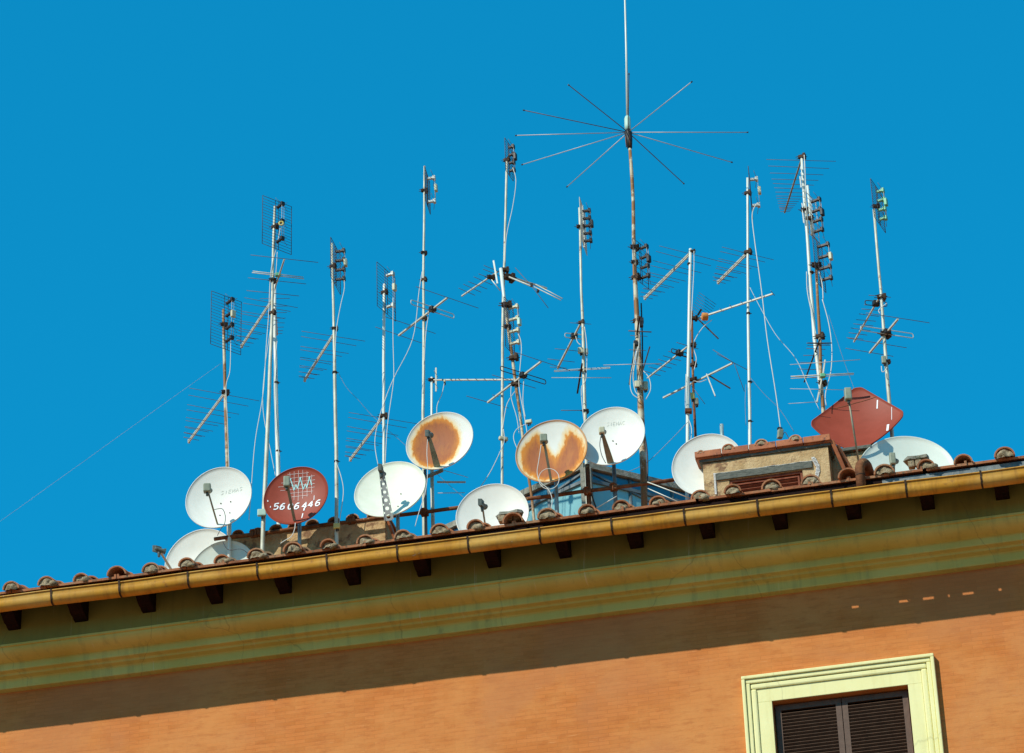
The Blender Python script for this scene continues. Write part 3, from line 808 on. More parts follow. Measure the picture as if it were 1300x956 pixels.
# ---- leaning mast 6b
Y = .55
m = mast('leaning rusty pole crossing beside the tall mast left of centre', Y, [(636, 343), (640, 378), (644, 410), (650, 450), (655, 490), (660, 525), (665, 565), (675, 630), (678, 660)], [.017, .019, .022, .022, .022, .02, .02, .02, .02], 'pole_rust')
build(MB().tube([pz(635.8, 341, Y), pz(640, 378, Y), pz(643.5, 404, Y)], .024, 10), 'pole_sleeve', 'pole_white', m)
panel(m, pz(644, 415, Y), 66, .30, .80, 4, .13, 'grid', 22, off=.03, bmat='cream_box', box='mint_box')
P = pz(654, 487, Y)
yagi(m, (687, 459), (619, 511), P.z, [(0.0, .95), (.85, .1), (.5, .72), (1.0, .7)], .33, fold_l=.70, fmat='clamp')
for p, sc in (((643, 387), 1.3), ((652, 454), 1.2), ((654, 487), 1.1)): clamp(m, pz(*p, Y-.03), sc)
jbox(m, 671, 535.5, Y-.1, .10, .055, 'cream_box', tilt=-15)
cable(m, [(658, 424), (661, 432), (662, 445), (660, 470), (659, 490), (665, 525), (669, 548), (672, 580)], Y-.12)
cable(m, [(665, 482), (664, 510), (667, 530)], Y-.12)
cable(m, [(649, 490), (649, 505), (656, 530), (659, 550)], Y-.1, .005)
cable(m, [(668, 538), (656, 545), (652, 555), (656, 568), (664, 580)], Y-.12)
# ---- mast 7 (x 740)
Y = 1.1
m = mast('mast behind the clean white dish, pale perforated strip panel on top', Y, [(735.5, 264), (737, 320), (738, 370), (740, 410), (741, 470), (743, 530), (745, 600), (746, 640)], [.016, .018, .018, .022, .024, .025, .026, .026], 'pole')
panel(m, pz(736, 288, Y), 80, .46, .70, 5, .10, 'grid_light', 20, off=.05, box='black', flat=True)
log_periodic(m, pz(738, 409, Y), (708, 468), 2, .3, .25, False)
P = pz(738, 409, Y)
yagi(m, (738, 409), (708, 467), P.z, [(.36, .1), (.62, .34), (.85, .40)], .3, fold_l=.22)
P = pz(741, 472, Y)
A = pz(739, 469, Y-.05); s = hdir(-3); 
fd = build(MB().bar(atz(739, 462, P.z), atz(733, 499, P.z), .022, .022), 'yagi_antenna', 'clamp', m)
c = A
def loop(c, s, l, h, r):
    pts = [c-s*.02-UP*h, c-s*l-UP*h]+[c-s*(l+h*.7*math.sin(math.pi*k/5))-UP*h*math.cos(math.pi*k/5) for k in range(1, 5)]
    pts += [c-s*l+UP*h, c+s*l+UP*h]+[c+s*(l+h*.7*math.sin(math.pi*k/5))+UP*h*math.cos(math.pi*k/5) for k in range(1, 5)]
    pts += [c+s*l-UP*h, c+s*.02-UP*h]; return MB().tube(pts, r, 6)
build(loop(c, s, .38, .009, .0055), 'folded_dipole', 'boom', fd)
build(MB().tube([pz(700, 479.5, Y-.3), pz(776, 479.5, Y-.3)], .005, 5), 'element', 'rod_light', fd)
build(MB().tube([pz(712, 521, Y-.1), pz(745, 521, Y)], .005, 5), 'element', 'rod', fd)
jbox(m, 737, 445, Y-.08, .075, .09, 'cream_box'); jbox(m, 744, 446, Y+.06, .06, .08, 'cream_box')
for p in ((738, 288), (738, 409), (740, 470), (743, 522)): clamp(m, pz(*p, Y), .8)
cable(m, [(731, 427), (733, 434), (737, 438)], Y-.15)
cable(m, [(742, 415), (745, 440), (744, 480), (738, 495), (742, 540)], Y-.1)
# ---- mast 8 (tall whip)
Y = .35
m = mast('tallest mast, a long white whip over a wheel of thin rods', Y, [(799.5, 186), (802, 220), (804, 256), (804.5, 300), (806, 350), (808.5, 400), (812, 470), (814, 530), (817, 600), (818, 640)],
         [.022, .025, .024, .026, .03, .034, .04, .045, .045, .045], 'pole_rust')
hub = pz(797.5, 168, Y)
build(MB().tube([pz(796.5, 150, Y), pz(795, 60, Y), pz(793, -20, Y), pz(791.5, -90, Y)], [.017, .015, .013, .008], 10), 'whip_rod', 'pole_white', m)
build(MB().tube([pz(796.3, 148, Y), pz(796.6, 151, Y), pz(796.8, 160, Y), pz(797, 166, Y)], [.03, .045, .045, .04], 14), 'whip_socket', 'mint_box', m)
hb = build(MB().tube([hub+UP*.04, hub-UP*.02, pz(799, 178, Y), pz(799.5, 188, Y)], [.04, .055, .045, .035], 14), 'hub', 'black', m)
for (x, y) in ((722, 108), (665, 140), (655, 172), (663, 209), (720, 237), (868, 233), (929, 206), (949, 168), (878, 104), (798.5, 94)):
    # rods slope slightly down from the hub
    e = atz(x, y, hub.z-.0)
    v = e-hub; L = 1.5
    e2 = hub+v
    build(MB().tube([hub+v.normalized()*.03, e2], .0062, 6), 'radial_rod', 'rod_light' if y > 150 and x < 800 or x > 870 else 'rod', m)
    build(MB().tube([e2-v.normalized()*.01, e2+v.normalized()*.012], .011, 6), 'rod_tip', 'black', m)
cl = MB()
for k in range(4):
    a = hdir(90*k+20); cl.tube([hub-UP*.08+a*.045, hub-UP*.26+a*.04], .007, 6)
build(cl, 'u_bolt', 'rust', m)
panel(m, pz(805.5, 333, Y), 55, .34, .66, 4, .11, 'grid', 9, off=.05, box='black', shift=.08)
for p in ((805.5, 314), (807, 352), (809, 407)): clamp(m, pz(*p, Y), 1.1)
yg = build(MB().bar(atz(812, 402, pz(811, 440, Y).z+.2), atz(799, 488, pz(811, 440, Y).z+.1), .02, .02), 'yagi_antenna', 'clamp', m)
for (a, b, c_, d_, r_) in ((798, 420, 827, 421.5, .009), (800, 426, 822, 427, .004), (799, 444, 820, 445, .004)):
    build(MB().tube([pz(a, b, Y-.1), pz(c_, d_, Y-.1)], r_, 6), 'element', 'rod', yg)
build(MB().bar(pz(805, 436, Y-.08), pz(804, 484, Y-.08), .016, .016), 'boom_tube', 'arm', yg)
build(MB().tube([pz(766, 463.5, Y-.2), pz(840, 461.5, Y-.2)], .005, 5), 'element', 'rod_light', yg)
build(MB().bar(pz(825, 440, Y-.1), pz(815.5, 472, Y-.05), .014, .014), 'stay_rod', 'clamp', m)
build(MB().tube([pz(814, 385, Y+.05), pz(815.5, 430, Y+.05), pz(816, 500, Y+.05)], .010, 6), 'black_cable', 'black', m)
for (x, y) in ((814.5, 407), (814, 412), (807, 436)): build(MB().box(pz(x, y, Y-.05), hdir(0), hdir(90), UP, .028, .03, .035), 'insulator', 'black', m, bevel=.005)
jbox(m, 809, 488, Y-.09, .075, .10, 'cream_box'); jbox(m, 818.5, 490, Y+.08, .09, .13, 'cream_box')
cable(m, [(808, 446), (802, 470), (800, 488), (803, 500), (811, 506)], Y-.12)
cable(m, [(810, 440), (804, 475), (806, 495), (811, 502)], Y-.12)
cable(m, [(817, 471), (824, 480), (826, 494), (820, 507)], Y-.1)
cable(m, [(812, 405), (811, 440), (809, 470)], Y-.1, .005)
cable(m, [(816, 540), (821, 570), (822, 600), (820, 640)], Y+.2, .012, 'cable_dark')
cable(m, [(873, 536), (850, 560), (820, 588), (790, 602)], Y+.1, .004, 'wire', 'guy_wire')
# ---- mast 9 (x 875)
Y = .6
m = mast('white pole behind the small roof dormer, angled log periodic antenna at its tip', Y, [(876.5, 316), (875, 400), (873.5, 480), (873, 560), (872, 640)], [.021, .023, .024, .025, .025], 'pole_white')
log_periodic(m, pz(878, 320, Y), (819, 378), 13, 1.0, .2, True)
P = pz(876, 440, Y)
yagi(m, (873, 440), (822, 480), P.z, [(.0, .36), (.25, .3), (.38, .3), (.5, .3), (.62, .3), (.75, .28), (.88, .28)], .2, fold_l=.22, boom=.018, fmat='clamp')
clamp(m, pz(879, 319, Y), .7); band(m, pz(875, 335, Y), .022)
cable(m, [(881, 319), (881, 340), (879, 380), (877, 420)], Y-.06)
cable(m, [(873, 530), (878, 545), (876, 570), (875, 590)], Y-.05)
cable(m, [(871, 475), (870, 510), (871, 520)], Y-.05, .005)
build(MB().box(pz(874, 522, Y-.03), hdir(0), hdir(90), UP, .045, .04, .025), 'pole_bracket', 'rust', m)
Y = .75
m = mast('thin dark rusty pole with an orange coil and a cross of antennas near its top', Y, [(878.5, 395), (879, 450), (880.5, 500), (883, 555), (885, 640)], [.015, .016, .017, .019, .02], 'rust')
P = pz(883, 404, Y)
y = yagi(m, (886, 404), (981, 373), P.z, [(.32, .1), (.45, .1), (.6, .1), (.72, .1), (.85, .1), (1, .12)], None, boom=.02)
A = pz(893, 402, Y-.15); w = MB()
w.tube([A+hdir(10)*-.02, A+hdir(10)*.06], .055, 16); build(w, 'coil_housing', 'orange_box', y, bevel=.006)
build(MB().bar(pz(886, 400, Y), pz(890.5, 392.5, Y), .02, .02), 'boom_bracket', 'clamp', y)
build(MB().bar(pz(884, 403, Y-.05), pz(912, 430, Y-.05), .016, .016), 'boom_bracket', 'clamp', y)
gw = MB(); s = (pz(913, 391, Y+.1)-pz(886, 372, Y+.1)).normalized()
for i in range(10):
    a = pz(887-1.2*i, 371+3.1*i, Y+.1); gw.tube([a, a+s*(.33-.006*i)], .0032, 4)
build(gw, 'reflector_grid', 'grid', y)
P = pz(880, 482, Y)
y = yagi(m, (930, 461), (842, 505), P.z, [(0, .62)], None, boom=.02)
build(MB().bar(pz(899, 476, Y-.05), pz(927, 493, Y-.05), .014, .022), 'folded_dipole', 'clamp', y)
build(MB().bar(pz(897, 475, Y-.05), pz(908, 503, Y-.1), .014, .02), 'folded_dipole', 'boom', y)
build(MB().tube([pz(905, 444, Y-.1), pz(932, 461, Y-.1), pz(945, 497, Y-.1)], .0045, 5), 'element', 'rod', y)
build(MB().tube([pz(878, 490, Y-.1), pz(895, 513, Y-.1)], .004, 5), 'element', 'rod', y)
for p in ((881, 404), (879, 438), (880, 463), (880, 482)): clamp(m, pz(*p, Y), .9)
jbox(m, 879, 503, Y-.08, .055, .10, 'yellow_box'); jbox(m, 884, 510, Y-.05, .06, .10, 'arm')
cable(m, [(904, 406), (893, 415), (884, 428), (880, 440), (884, 455), (881, 470)], Y-.1)
cable(m, [(897, 482), (888, 485), (880, 484), (876, 492), (877, 505), (880, 520)], Y-.1)
# ---- stub pole
m = mast('short bare grey stub pole rising behind the white dish beside the dormer', .9, [(916, 539), (917, 560), (918, 640)], .026, 'blue_steel', name='stub_pole', cat='pole')
# ---- mast 10 (x 950)
Y = .6
m = mast('slim upright white mast with a long white cable slung from its edge-on panel', Y, [(949, 226), (949.3, 300), (949.8, 400), (951, 480), (952, 560), (952, 640)], [.016, .017, .019, .021, .023, .023], 'pole_white')
panel(m, pz(949.2, 245, Y), 84, .44, .60, 2, .10, 'grid', 13, off=.04, bmat='arm_pale')
log_periodic(m, pz(950, 320, Y), (912, 358), 11, .82, .2)
for p in ((949.5, 320),): clamp(m, pz(*p, Y), 1.0)
for p in ((950, 398), (952, 485), (952, 535)): band(m, pz(*p, Y), .022)
cable(m, [(961, 258), (955, 272), (958, 305), (967, 370), (974, 430), (985, 500), (991, 545)], Y-.2, .0065)
cable(m, [(952, 365), (965, 390), (985, 425), (1010, 455), (1026, 490), (1040, 520)], Y+.5, .004)
cable(m, [(953, 480), (970, 500), (990, 520), (1008, 548)], Y-.2, .003, 'wire', 'guy_wire')
cable(m, [(947, 488), (946, 510), (947, 540)], Y-.05, .003, 'wire')
# ---- mast 11 (x 1020..1045)
Y = .5
m = mast('tall right mast leaning left with a broad log periodic antenna at its very top', Y, [(1017.5, 197), (1021, 250), (1025, 300), (1029.5, 370), (1034, 430), (1040, 480), (1046, 520), (1052, 600)], [.018, .022, .022, .026, .026, .025, .024, .024], 'pole_white')
log_periodic(m, pz(1017.5, 202, Y), (996, 270), 16, .98, .14, False, mat='arm')
clamp(m, pz(1018, 199, Y), 1.0)
b = MB()
for k in range(10):
    a = pz(1016.5+.75*k, 212+7*k, Y-.05); b.bar(a, a-UP*.045, .012, .02)
build(b, 'mounting_strip', 'grid_light', m)
b = MB()
for (x0, y0, x1, y1) in ((1015.5, 224, 1017, 238), (1018, 258, 1019.5, 266), (1018.5, 258+8, 1020.5, 283)): b.bar(pz(x0, y0, Y-.05), pz(x1, y1, Y-.05), .014, .01)
build(b, 'dipole_strip', 'grid_light', m)
clamp(m, pz(1022, 267, Y), 1.1); band(m, pz(1030, 346, Y), .028)
cable(m, [(1021, 197), (1022, 215), (1023, 250)], Y-.05, .007)
cable(m, [(1024, 345), (1025, 370), (1031, 400), (1036, 425)], Y-.05, .006)
cable(m, [(1027, 360), (1026, 375), (1031, 395), (1035, 430)], Y+.1, .003, 'wire')
# ---- mast 12 second right pole
Y = .3
m = mast('shorter pole strapped beside the leaning right mast, two stacked grid panels with black brackets', Y, [(1036, 336), (1038, 380), (1041, 430), (1042, 480), (1045, 520), (1050, 600)], [.018, .019, .022, .025, .025, .025], 'pole_rust')
b = MB().tube([pz(1025, 236, Y+.1), pz(1027.5, 260, Y+.1), pz(1031, 298, Y+.1)], .018, 8); build(b, 'upper_tube', 'pole_white', m)
g, c = panel(m, pz(1028, 277, Y+.05), 58, .30, .68, 4, .13, 'grid_light', 9, off=.04, box='black')
g, c = panel(m, pz(1036, 336, Y), 64, .34, .74, 4, .15, 'grid', 18, off=.045, boxat=.62)
for p, sc in (((1036, 337), 1.2), ((1041, 427), 1.1), ((1044, 486), 1.0)): clamp(m, pz(*p, Y), sc)
P = pz(1041, 437, Y)
y = yagi(m, (1041, 430), (1021, 485), P.z, [(.12, .31), (.25, .26), (.4, .28), (.55, .3), (.72, .3), (.9, .3)], None, boom=.016, mat='clamp')
build(MB().tube([pz(1025, 435.5, Y-.2), pz(1056, 435.5, Y-.2)], .008, 6).tube([pz(1025, 438.5, Y-.2), pz(1054, 438.5, Y-.2)], .004, 6), 'folded_dipole', 'clamp', y)
P = pz(1043, 478, Y)
y = build(MB().bar(pz(1047.5, 457, Y-.05), pz(1044, 480, Y-.05), .018, .018).bar(pz(1043, 482, Y-.05), pz(1037, 511, Y-.05), .018, .018), 'yagi_antenna', 'boom', m)
for (a, b_, c_, d_, r_, mm) in ((1003, 463, 1092, 456.5, .005, 'rod_light'), (1004, 478, 1084, 474, .009, 'boom'), (1004, 480.5, 1084, 475.5, .005, 'boom'), (1003, 493.5, 1072, 495, .004, 'rod_light'), (1001, 512.5, 1040, 510, .004, 'rod_light')):
    build(MB().tube([pz(a, b_, Y-.2), pz(c_, d_, Y-.2)], r_, 6), 'element', mm, y)
build(MB().box(pz(1044.5, 477, Y-.2), hdir(0), hdir(90), UP, .035, .03, .025), 'dipole_box', 'green_box', y, bevel=.006)
cable(m, [(1044, 380), (1052, 410), (1056, 440), (1055, 470), (1048, 500), (1049, 515)], Y-.1, .006)
cable(m, [(1040, 345), (1044, 362), (1045, 380)], Y-.1, .007)
cable(m, [(1052, 400), (1062, 430), (1072, 460), (1083, 490), (1092, 520)], Y+1.2, .0028, 'wire', 'guy_wire')
# ---- mast 13 (x 1120)
Y = .4
m = mast('rightmost mast with green-tipped edge-on grid and two crossed yagis below', Y, [(1109.5, 266), (1113, 310), (1116, 345), (1118.5, 370), (1122, 420), (1125, 460), (1130, 520), (1133, 560), (1136, 620)], [.018, .018, .019, .02, .022, .024, .026, .027, .027], 'pole')
panel(m, pz(1112, 262, Y), 66, .46, .62, 4, .09, 'grid', 14, off=.03, bmat='green_box', box='green_box')
P = pz(1119, 378, Y)
yagi(m, (1118, 375), (1084, 434), P.z, [(.03, .31), (.22, .3), (.33, .28), (.43, .28), (.54, .28), (.64, .28), (.74, .28), (.84, .26), (.95, .24)], .17, fold_l=.26, boom=.018, fmat='clamp')
P = pz(1124, 424, Y)
yagi(m, (1140, 405), (1104, 448), P.z, [(0, .92), (.72, .86), (1.0, .70)], .38, fold_l=.72, boom=.022, rodmat='rod')
for p, sc in (((1119, 377), 1.1), ((1124, 424), 1.3)): clamp(m, pz(*p, Y), sc)
jbox(m, 1122, 457, Y-.08, .06, .11, 'lnb'); clamp(m, pz(1126, 459, Y), .8)
cable(m, [(1126, 385), (1116, 393), (1117, 398)], Y-.08, .006)
cable(m, [(1119, 465), (1120, 472), (1124, 470), (1126, 466)], Y-.1, .006)

# ---- rusty horizontal rail with its posts
Y = .03
a = at(272, 684.5, Y); b = at(862, 608.5, Y)
rail = empty('pipe_rail', Vector((a.x, a.y, roof_z(Y))), 'long rusty scaffold pipe running level behind the dishes and across the left chimney', 'pipe rail')
pts = [a.lerp(b, k/24) for k in range(25)]
for k in range(25): pts[k] = pts[k]+UP*(.012*noise.noise(Vector((k*.6, 0, 0))))
build(MB().tube(pts, .026, 12), 'rail_pipe', 'rust', rail)
for (x0, y0, x1, y1, r_, mt) in ((745.5, 590, 746, 650, .032, 'rust'), (780, 618, 780, 645, .028, 'blue_steel'), (706, 622, 706, 655, .028, 'blue_steel'), (539.5, 597, 540, 672, .020, 'grey_steel')):
    p0 = at(x0, y0, Y+.06); p1 = at(x1, y1, Y+.06); p1.z = roof_z(Y)-.02; p1.x = p0.x
    build(MB().tube([p0, p1], r_, 12), 'post', mt, rail)
for (x, y) in ((746, 624), (779, 619), (539, 651), (332, 676.5), (446, 661), (322, 678)):
    c = at(x, y, Y); w = MB().box(c, Vector((1, 0, 0)), Vector((0, 1, 0)), UP, .05, .045, .04)
    w.tube([c+UP*.05-Vector((0, .05, 0)), c-UP*.07-Vector((0, .05, 0))], .012, 6)
    w.tube([c+UP*.03-Vector((.03, .07, 0)), c+UP*.03-Vector((-.03, .07, 0))], .012, 6)
    build(w, 'scaffold_coupler', 'rust', rail, bevel=.01)
for i, (p, q) in enumerate((((783, 630), (757, 645)), ((822, 612), (880, 634)), ((822, 620), (868, 640)))):
    build(MB().tube([at(*p, Y-.05), at(*q, Y-.05)], .007, 6), 'stay_rod', 'pole_white', rail)
build(MB().bar(at(751, 628, Y+.02), at(760, 655, Y+.02), .02, .02), 'stay_rod', 'clamp', rail)

# ------------------------------------------------------------------ dishes
def camvec(x, y, z): return (right*x + up*y - fwd*z)
def surf(fr, u, v, off=0.0):           # fr: (P0,U,V,n,R,dep)
    P0, U, V, n, Rr, dep = fr
    r2 = u*u+v*v
    return P0 + U*(u*Rr) + V*(v*Rr) + n*(-dep*(1-r2)+off)
def ribbon(mb, fr, pts, wd, off=.004):
    pts = [Vector((p[0], p[1], 0)) for p in pts]
    # resample
    P = [pts[0]]
    for a, b in zip(pts[:-1], pts[1:]):
        n = max(1, int((b-a).length/.05))
        for k in range(1, n+1): P.append(a.lerp(b, k/n))
    vs = []
    for i, p in enumerate(P):
        t = (P[min(i+1, len(P)-1)]-P[max(i-1, 0)]).normalized(); q = Vector((-t.y, t.x, 0))*wd/2
        for s_ in (1, -1):
            e = p+q*s_; vs.append(surf(fr, e.x, e.y, off))
    mb.add(vs, [[2*i, 2*i+1, 2*i+3, 2*i+2] for i in range(len(P)-1)], True)
GLY = {'5': [[(.9, 1), (.15, 1), (.1, .55), (.6, .62), (.9, .4), (.8, .1), (.45, 0), (.05, .08)]],
       '6': [[(.85, .95), (.5, 1), (.15, .75), (.05, .35), (.2, .05), (.55, 0), (.88, .2), (.8, .5), (.45, .6), (.12, .42)]],
       '4': [[(.7, 0), (.7, 1), (.05, .32), (.98, .32)]],
       '0': [[(.5, 1), (.15, .8), (.08, .4), (.25, .05), (.55, 0), (.85, .25), (.9, .65), (.75, .92), (.5, 1)]],
       'S': [[(.9, .9), (.5, 1), (.1, .8), (.5, .5), (.9, .25), (.5, 0), (.1, .1)]], 'I': [[(.5, 0), (.5, 1)]],
       'M': [[(.05, 0), (.05, 1), (.5, .3), (.95, 1), (.95, 0)]], 'A': [[(0, 0), (.5, 1), (1, 0)], [(.2, .35), (.8, .35)]],
       'E': [[(.9, 1), (.1, 1), (.1, 0), (.9, 0)], [(.1, .5), (.75, .5)]], 'C': [[(.9, .85), (.5, 1), (.1, .7), (.1, .3), (.5, 0), (.9, .15)]]}
def write(mb, fr, text, u0_, v0_, cw, ch, adv, wd, rise=0, shear=.15, off=.004):
    for i, chh in enumerate(text):
        for st in GLY.get(chh, []):
            ribbon(mb, fr, [(u0_+i*adv+x*cw+y*shear*ch, v0_+i*rise+y*ch) for x, y in st], wd, off)
def dish(label, cx, cy, a, b_, ang, Y, mat, lnb=None, armbase=None, lnb_style='box', arm='bar', square=None, h=.42,
         postpx=None, post='grey_steel', group='satellite dishes on the roof', yaw_u=None, arm_w=.03, matarm='arm', back='dish_pale', bolts=(), lnb_size=(.045, .06, .07), to_rail=False):
    P0 = at(cx, cy, Y)
    if square:
        d1, d2 = square; n = Vector(d1).cross(Vector(d2)).normalized(); n = camvec(*n)
    else:
        c = b_/a; s = math.sqrt(1-c*c); t = R(ang+90)
        n = camvec(math.cos(t)*s, math.sin(t)*s, c).normalized()
    scale = (P0-CAM).dot(fwd)/FPX
    Rr = (a if not square else 60.0)*scale
    U = UP.cross(n).normalized(); V = n.cross(U)
    if U.dot(right) < 0: U = -U; V = n.cross(U)
    if V.z < 0: V = -V
    dep = Rr*.17
    fr = (P0, U, V, n, Rr, dep)
    base = Vector((P0.x, P0.y, 0))
    back_c = P0 - n*(dep+.052)
    if postpx: pp = at(postpx[0], postpx[1], back_c.y+.1); pxx = pp.x
    else: pxx = (back_c-n*.08).x
    by = back_c.y+.15; zb = roof_z(by)+.0
    root = empty('satellite_dish', Vector((pxx, by, zb)), label, 'satellite dish', group)
    # reflector: front + back skins with a rolled rim
    nr, na = 12, (128 if square else 64); w = MB(); w.uv = []
    def outline(th):
        if not square: return 1.0
        # rounded square with corners on the d1/d2 axes, u,v rotated accordingly
        x, y = math.cos(th), math.sin(th); p = 1.13
        r_ = (abs(x)**p+abs(y)**p)**(-1/p)
        r_ *= 1.0
        # soften the corners
        return min(r_, .955)
    if square:
        D1 = camvec(*Vector(square[0]).normalized()); ph0 = math.atan2(D1.dot(V), D1.dot(U))
    else: ph0 = 0
    def vert(r_, th, off): 
        o_ = outline(th); uu, vv = math.cos(th+ph0)*r_*o_, math.sin(th+ph0)*r_*o_
        return surf(fr, uu, vv, off), (uu, vv)
    vs = []; 
    rad = [k/nr for k in range(1, nr+1)]+[1.008, 1.022, 1.03, 1.022]
    offs = [0]*nr+[.006, .005, -.006, -.016]
    for side, (RD, OF) in enumerate(((rad, offs), ([k/nr for k in range(1, nr+1)], [-.010]*nr))):
        p, uv = vert(0, 0, OF[0] if side == 0 else -.010); vs.append(p); w.uv.append(uv if side == 0 else (5, 5))
        for r_, o_ in zip(RD, OF):
            for j in range(na):
                p, uv = vert(r_, 2*math.pi*j/na, o_); vs.append(p); w.uv.append(uv if side == 0 else (5, 5))
    fs = []
    n0 = 0; L1 = len(rad)
    for j in range(na): fs.append([0, 1+j, 1+(j+1) % na])
    for i in range(L1-1):
        for j in range(na): fs.append([1+i*na+j, 1+(i+1)*na+j, 1+(i+1)*na+(j+1) % na, 1+i*na+(j+1) % na])
    k0 = 1+L1*na
    for j in range(na): fs.append([k0, k0+1+(j+1) % na, k0+1+j])
    for i in range(nr-1):
        for j in range(na): fs.append([k0+1+i*na+j, k0+1+i*na+(j+1) % na, k0+1+(i+1)*na+(j+1) % na, k0+1+(i+1)*na+j])
    for j in range(na):   # join rim to back
        fs.append([1+(L1-1)*na+j, k0+1+(nr-1)*na+j, k0+1+(nr-1)*na+(j+1) % na, 1+(L1-1)*na+(j+1) % na])
    w.add(vs, fs, True)
    refl = build(w, 'reflector', mat, root)
    # back bracket and post
    w = MB().box(back_c, U, V, n, .10, .12, .032); w.bar(back_c-UP*.03, Vector((pxx, by, back_c.z-.06)), .06, .07)
    build(w, 'mount_bracket', 'clamp', root, bevel=.008)
    build(MB().tube([Vector((pxx, by, back_c.z-.01)), Vector((pxx, by, zb-.05))], .026, 12), 'post', post, root)
    for (bu, bv) in bolts:
        build(MB().tube([surf(fr, bu, bv, .0), surf(fr, bu, bv, .008)], .009, 8), 'bolt', 'clamp', refl)
    if lnb:
        def plane_pt(px, py, hh):
            d = ray(px, py); t = (hh-(CAM-P0).dot(n))/d.dot(n); return CAM+d*t
        Lp = plane_pt(lnb[0], lnb[1], h); Ab = plane_pt(armbase[0], armbase[1], -.01)
        ax = (Lp-Ab).normalized()
        w = MB()
        tip = Ab.lerp(Lp, .97); sd = ax.cross(n).normalized()
        if arm == 'bar': w.bar(Ab, tip, arm_w*.8, arm_w, side=n)
        elif arm == 'tube': w.tube([Ab, tip], arm_w/2, 8)
        elif arm == 'flat':
            q = sd; vs = []
            for (t, hw) in ((0, .045), (.35, .038), (1, .018)):
                for s_ in (1, -1):
                    for e in (1, -1): vs.append(Ab.lerp(tip, t)+q*hw*s_+n*.012*e)
            fs = []
            for i in range(2):
                k = i*4
                fs += [[k, k+4, k+6, k+2], [k+1, k+3, k+7, k+5], [k, k+1, k+5, k+4], [k+2, k+6, k+7, k+3]]
            fs += [[0, 2, 3, 1], [8, 9, 11, 10]]
            w.add(vs, fs)
        elif arm == 'perforated':
            # strap of two rails with rungs: round holes down a wide channel
            q = right.copy(); q = (q-ax*q.dot(ax)).normalized(); f2 = ax.cross(q)
            L = (tip-Ab).length; nh = 6
            def hw(t): return .06-.03*t
            for i in range(nh):
                t0, t1 = (i)/nh, (i+1)/nh; cN = 12
                cc = Ab.lerp(tip, (t0+t1)/2); rr = hw((t0+t1)/2)*.5
                vs = []; fs = []
                for e in (1, -1):
                    for j in range(cN):
                        an = 2*math.pi*j/cN; vs.append(cc+q*math.cos(an)*rr+ax*math.sin(an)*min(rr, L/nh*.4)+f2*.008*e)
                    for j in range(cN):
                        an = 2*math.pi*j/cN; x_, y_ = math.cos(an), math.sin(an); m_ = max(abs(x_), abs(y_)); x_, y_ = x_/m_, y_/m_
                        tt = (t0+t1)/2+y_*(t1-t0)/2
                        vs.append(Ab.lerp(tip, tt)+q*x_*hw(tt)+f2*.008*e)
                for j in range(cN):
                    k = (j+1) % cN
                    fs += [[j, k, cN+k, cN+j], [2*cN+k, 2*cN+j, 3*cN+j, 3*cN+k], [k, j, 2*cN+j, 2*cN+k]]
                w.add(vs, fs)
            for s_ in (1, -1): 
                w.bar(Ab+q*s_*.06, tip+q*s_*.03, .03, .006, side=f2)
        am = build(w, 'feed_arm', matarm, root)
        look = (P0-V*0-Lp).normalized()
        if lnb_style == 'box':
            xx_ = right.copy(); zz = (UP-look*UP.dot(look)*.3).normalized(); xx_ = (xx_-zz*xx_.dot(zz)).normalized(); yy = zz.cross(xx_)
            w = MB().box(Lp, xx_, yy, zz, *lnb_size)
            l = build(w, 'lnb', 'lnb' if lnb_size[2] > .05 else 'cream_box', am, bevel=.014)
            build(MB().tube([Lp, Lp+look*.11], [.03, .036], 12).tube([Lp-zz*lnb_size[2], Lp-zz*(lnb_size[2]+.05)], .018, 8), 'feed_horn', 'lnb_dark', l)
        else:
            w = MB().tube([Lp-look*.06, Lp-look*.03, Lp+look*.05, Lp+look*.09], [.022, .032, .028, .045], 12)
            w.box(Lp+UP*.0-look*.03, right, look, UP, .026, .04, .05)
            w.tube([Lp-UP*.04, Lp-UP*.11], [.026, .016], 10)
            l = build(w, 'lnb', 'lnb_dark', am, bevel=.004)
    return root, fr, refl

# A: white, upper left
r_, fr, rf = dish('plain white dish at far left held out over the roof by the rusty pipe end', 277.5, 631.5, 43, 35.5, 25, -.25, 'dish_white', (263, 620), (276, 665), 'box', 'tube', arm_w=.025,
     bolts=((.02, -.12), (.33, -.12), (.02, -.55), (.33, -.52)), lnb_size=(.05, .05, .06), postpx=(290, 680), post='pole_white')
w = MB(); write(w, fr, 'SIEMAS', .0, .18, .09, .11, .12, .02); build(w, 'lettering', 'letter_faint', rf)
cable(r_, [(272, 647), (282, 646), (286, 655), (285, 665), (280, 672), (276, 680)], -.75, .005, 'cable_dark')
# K, L : low dishes at the left
dish('low white dish at the far left with its feed arm jutting left past the rim', 253, 712, 46, 36, 28, .45, 'dish_white', (202, 698), (218, 724), 'horn', 'bar', h=.34, matarm='arm_pale')
r_, fr, rf = dish('lowest pale green dish half sunk behind the eave tiles at far left', 282, 723, 42, 33, 22, .0, 'dish_pale')
cable(r_, [(283, 688), (290, 698), (305, 697), (314, 702), (318, 710)], -.3, .005, 'cable_dark')
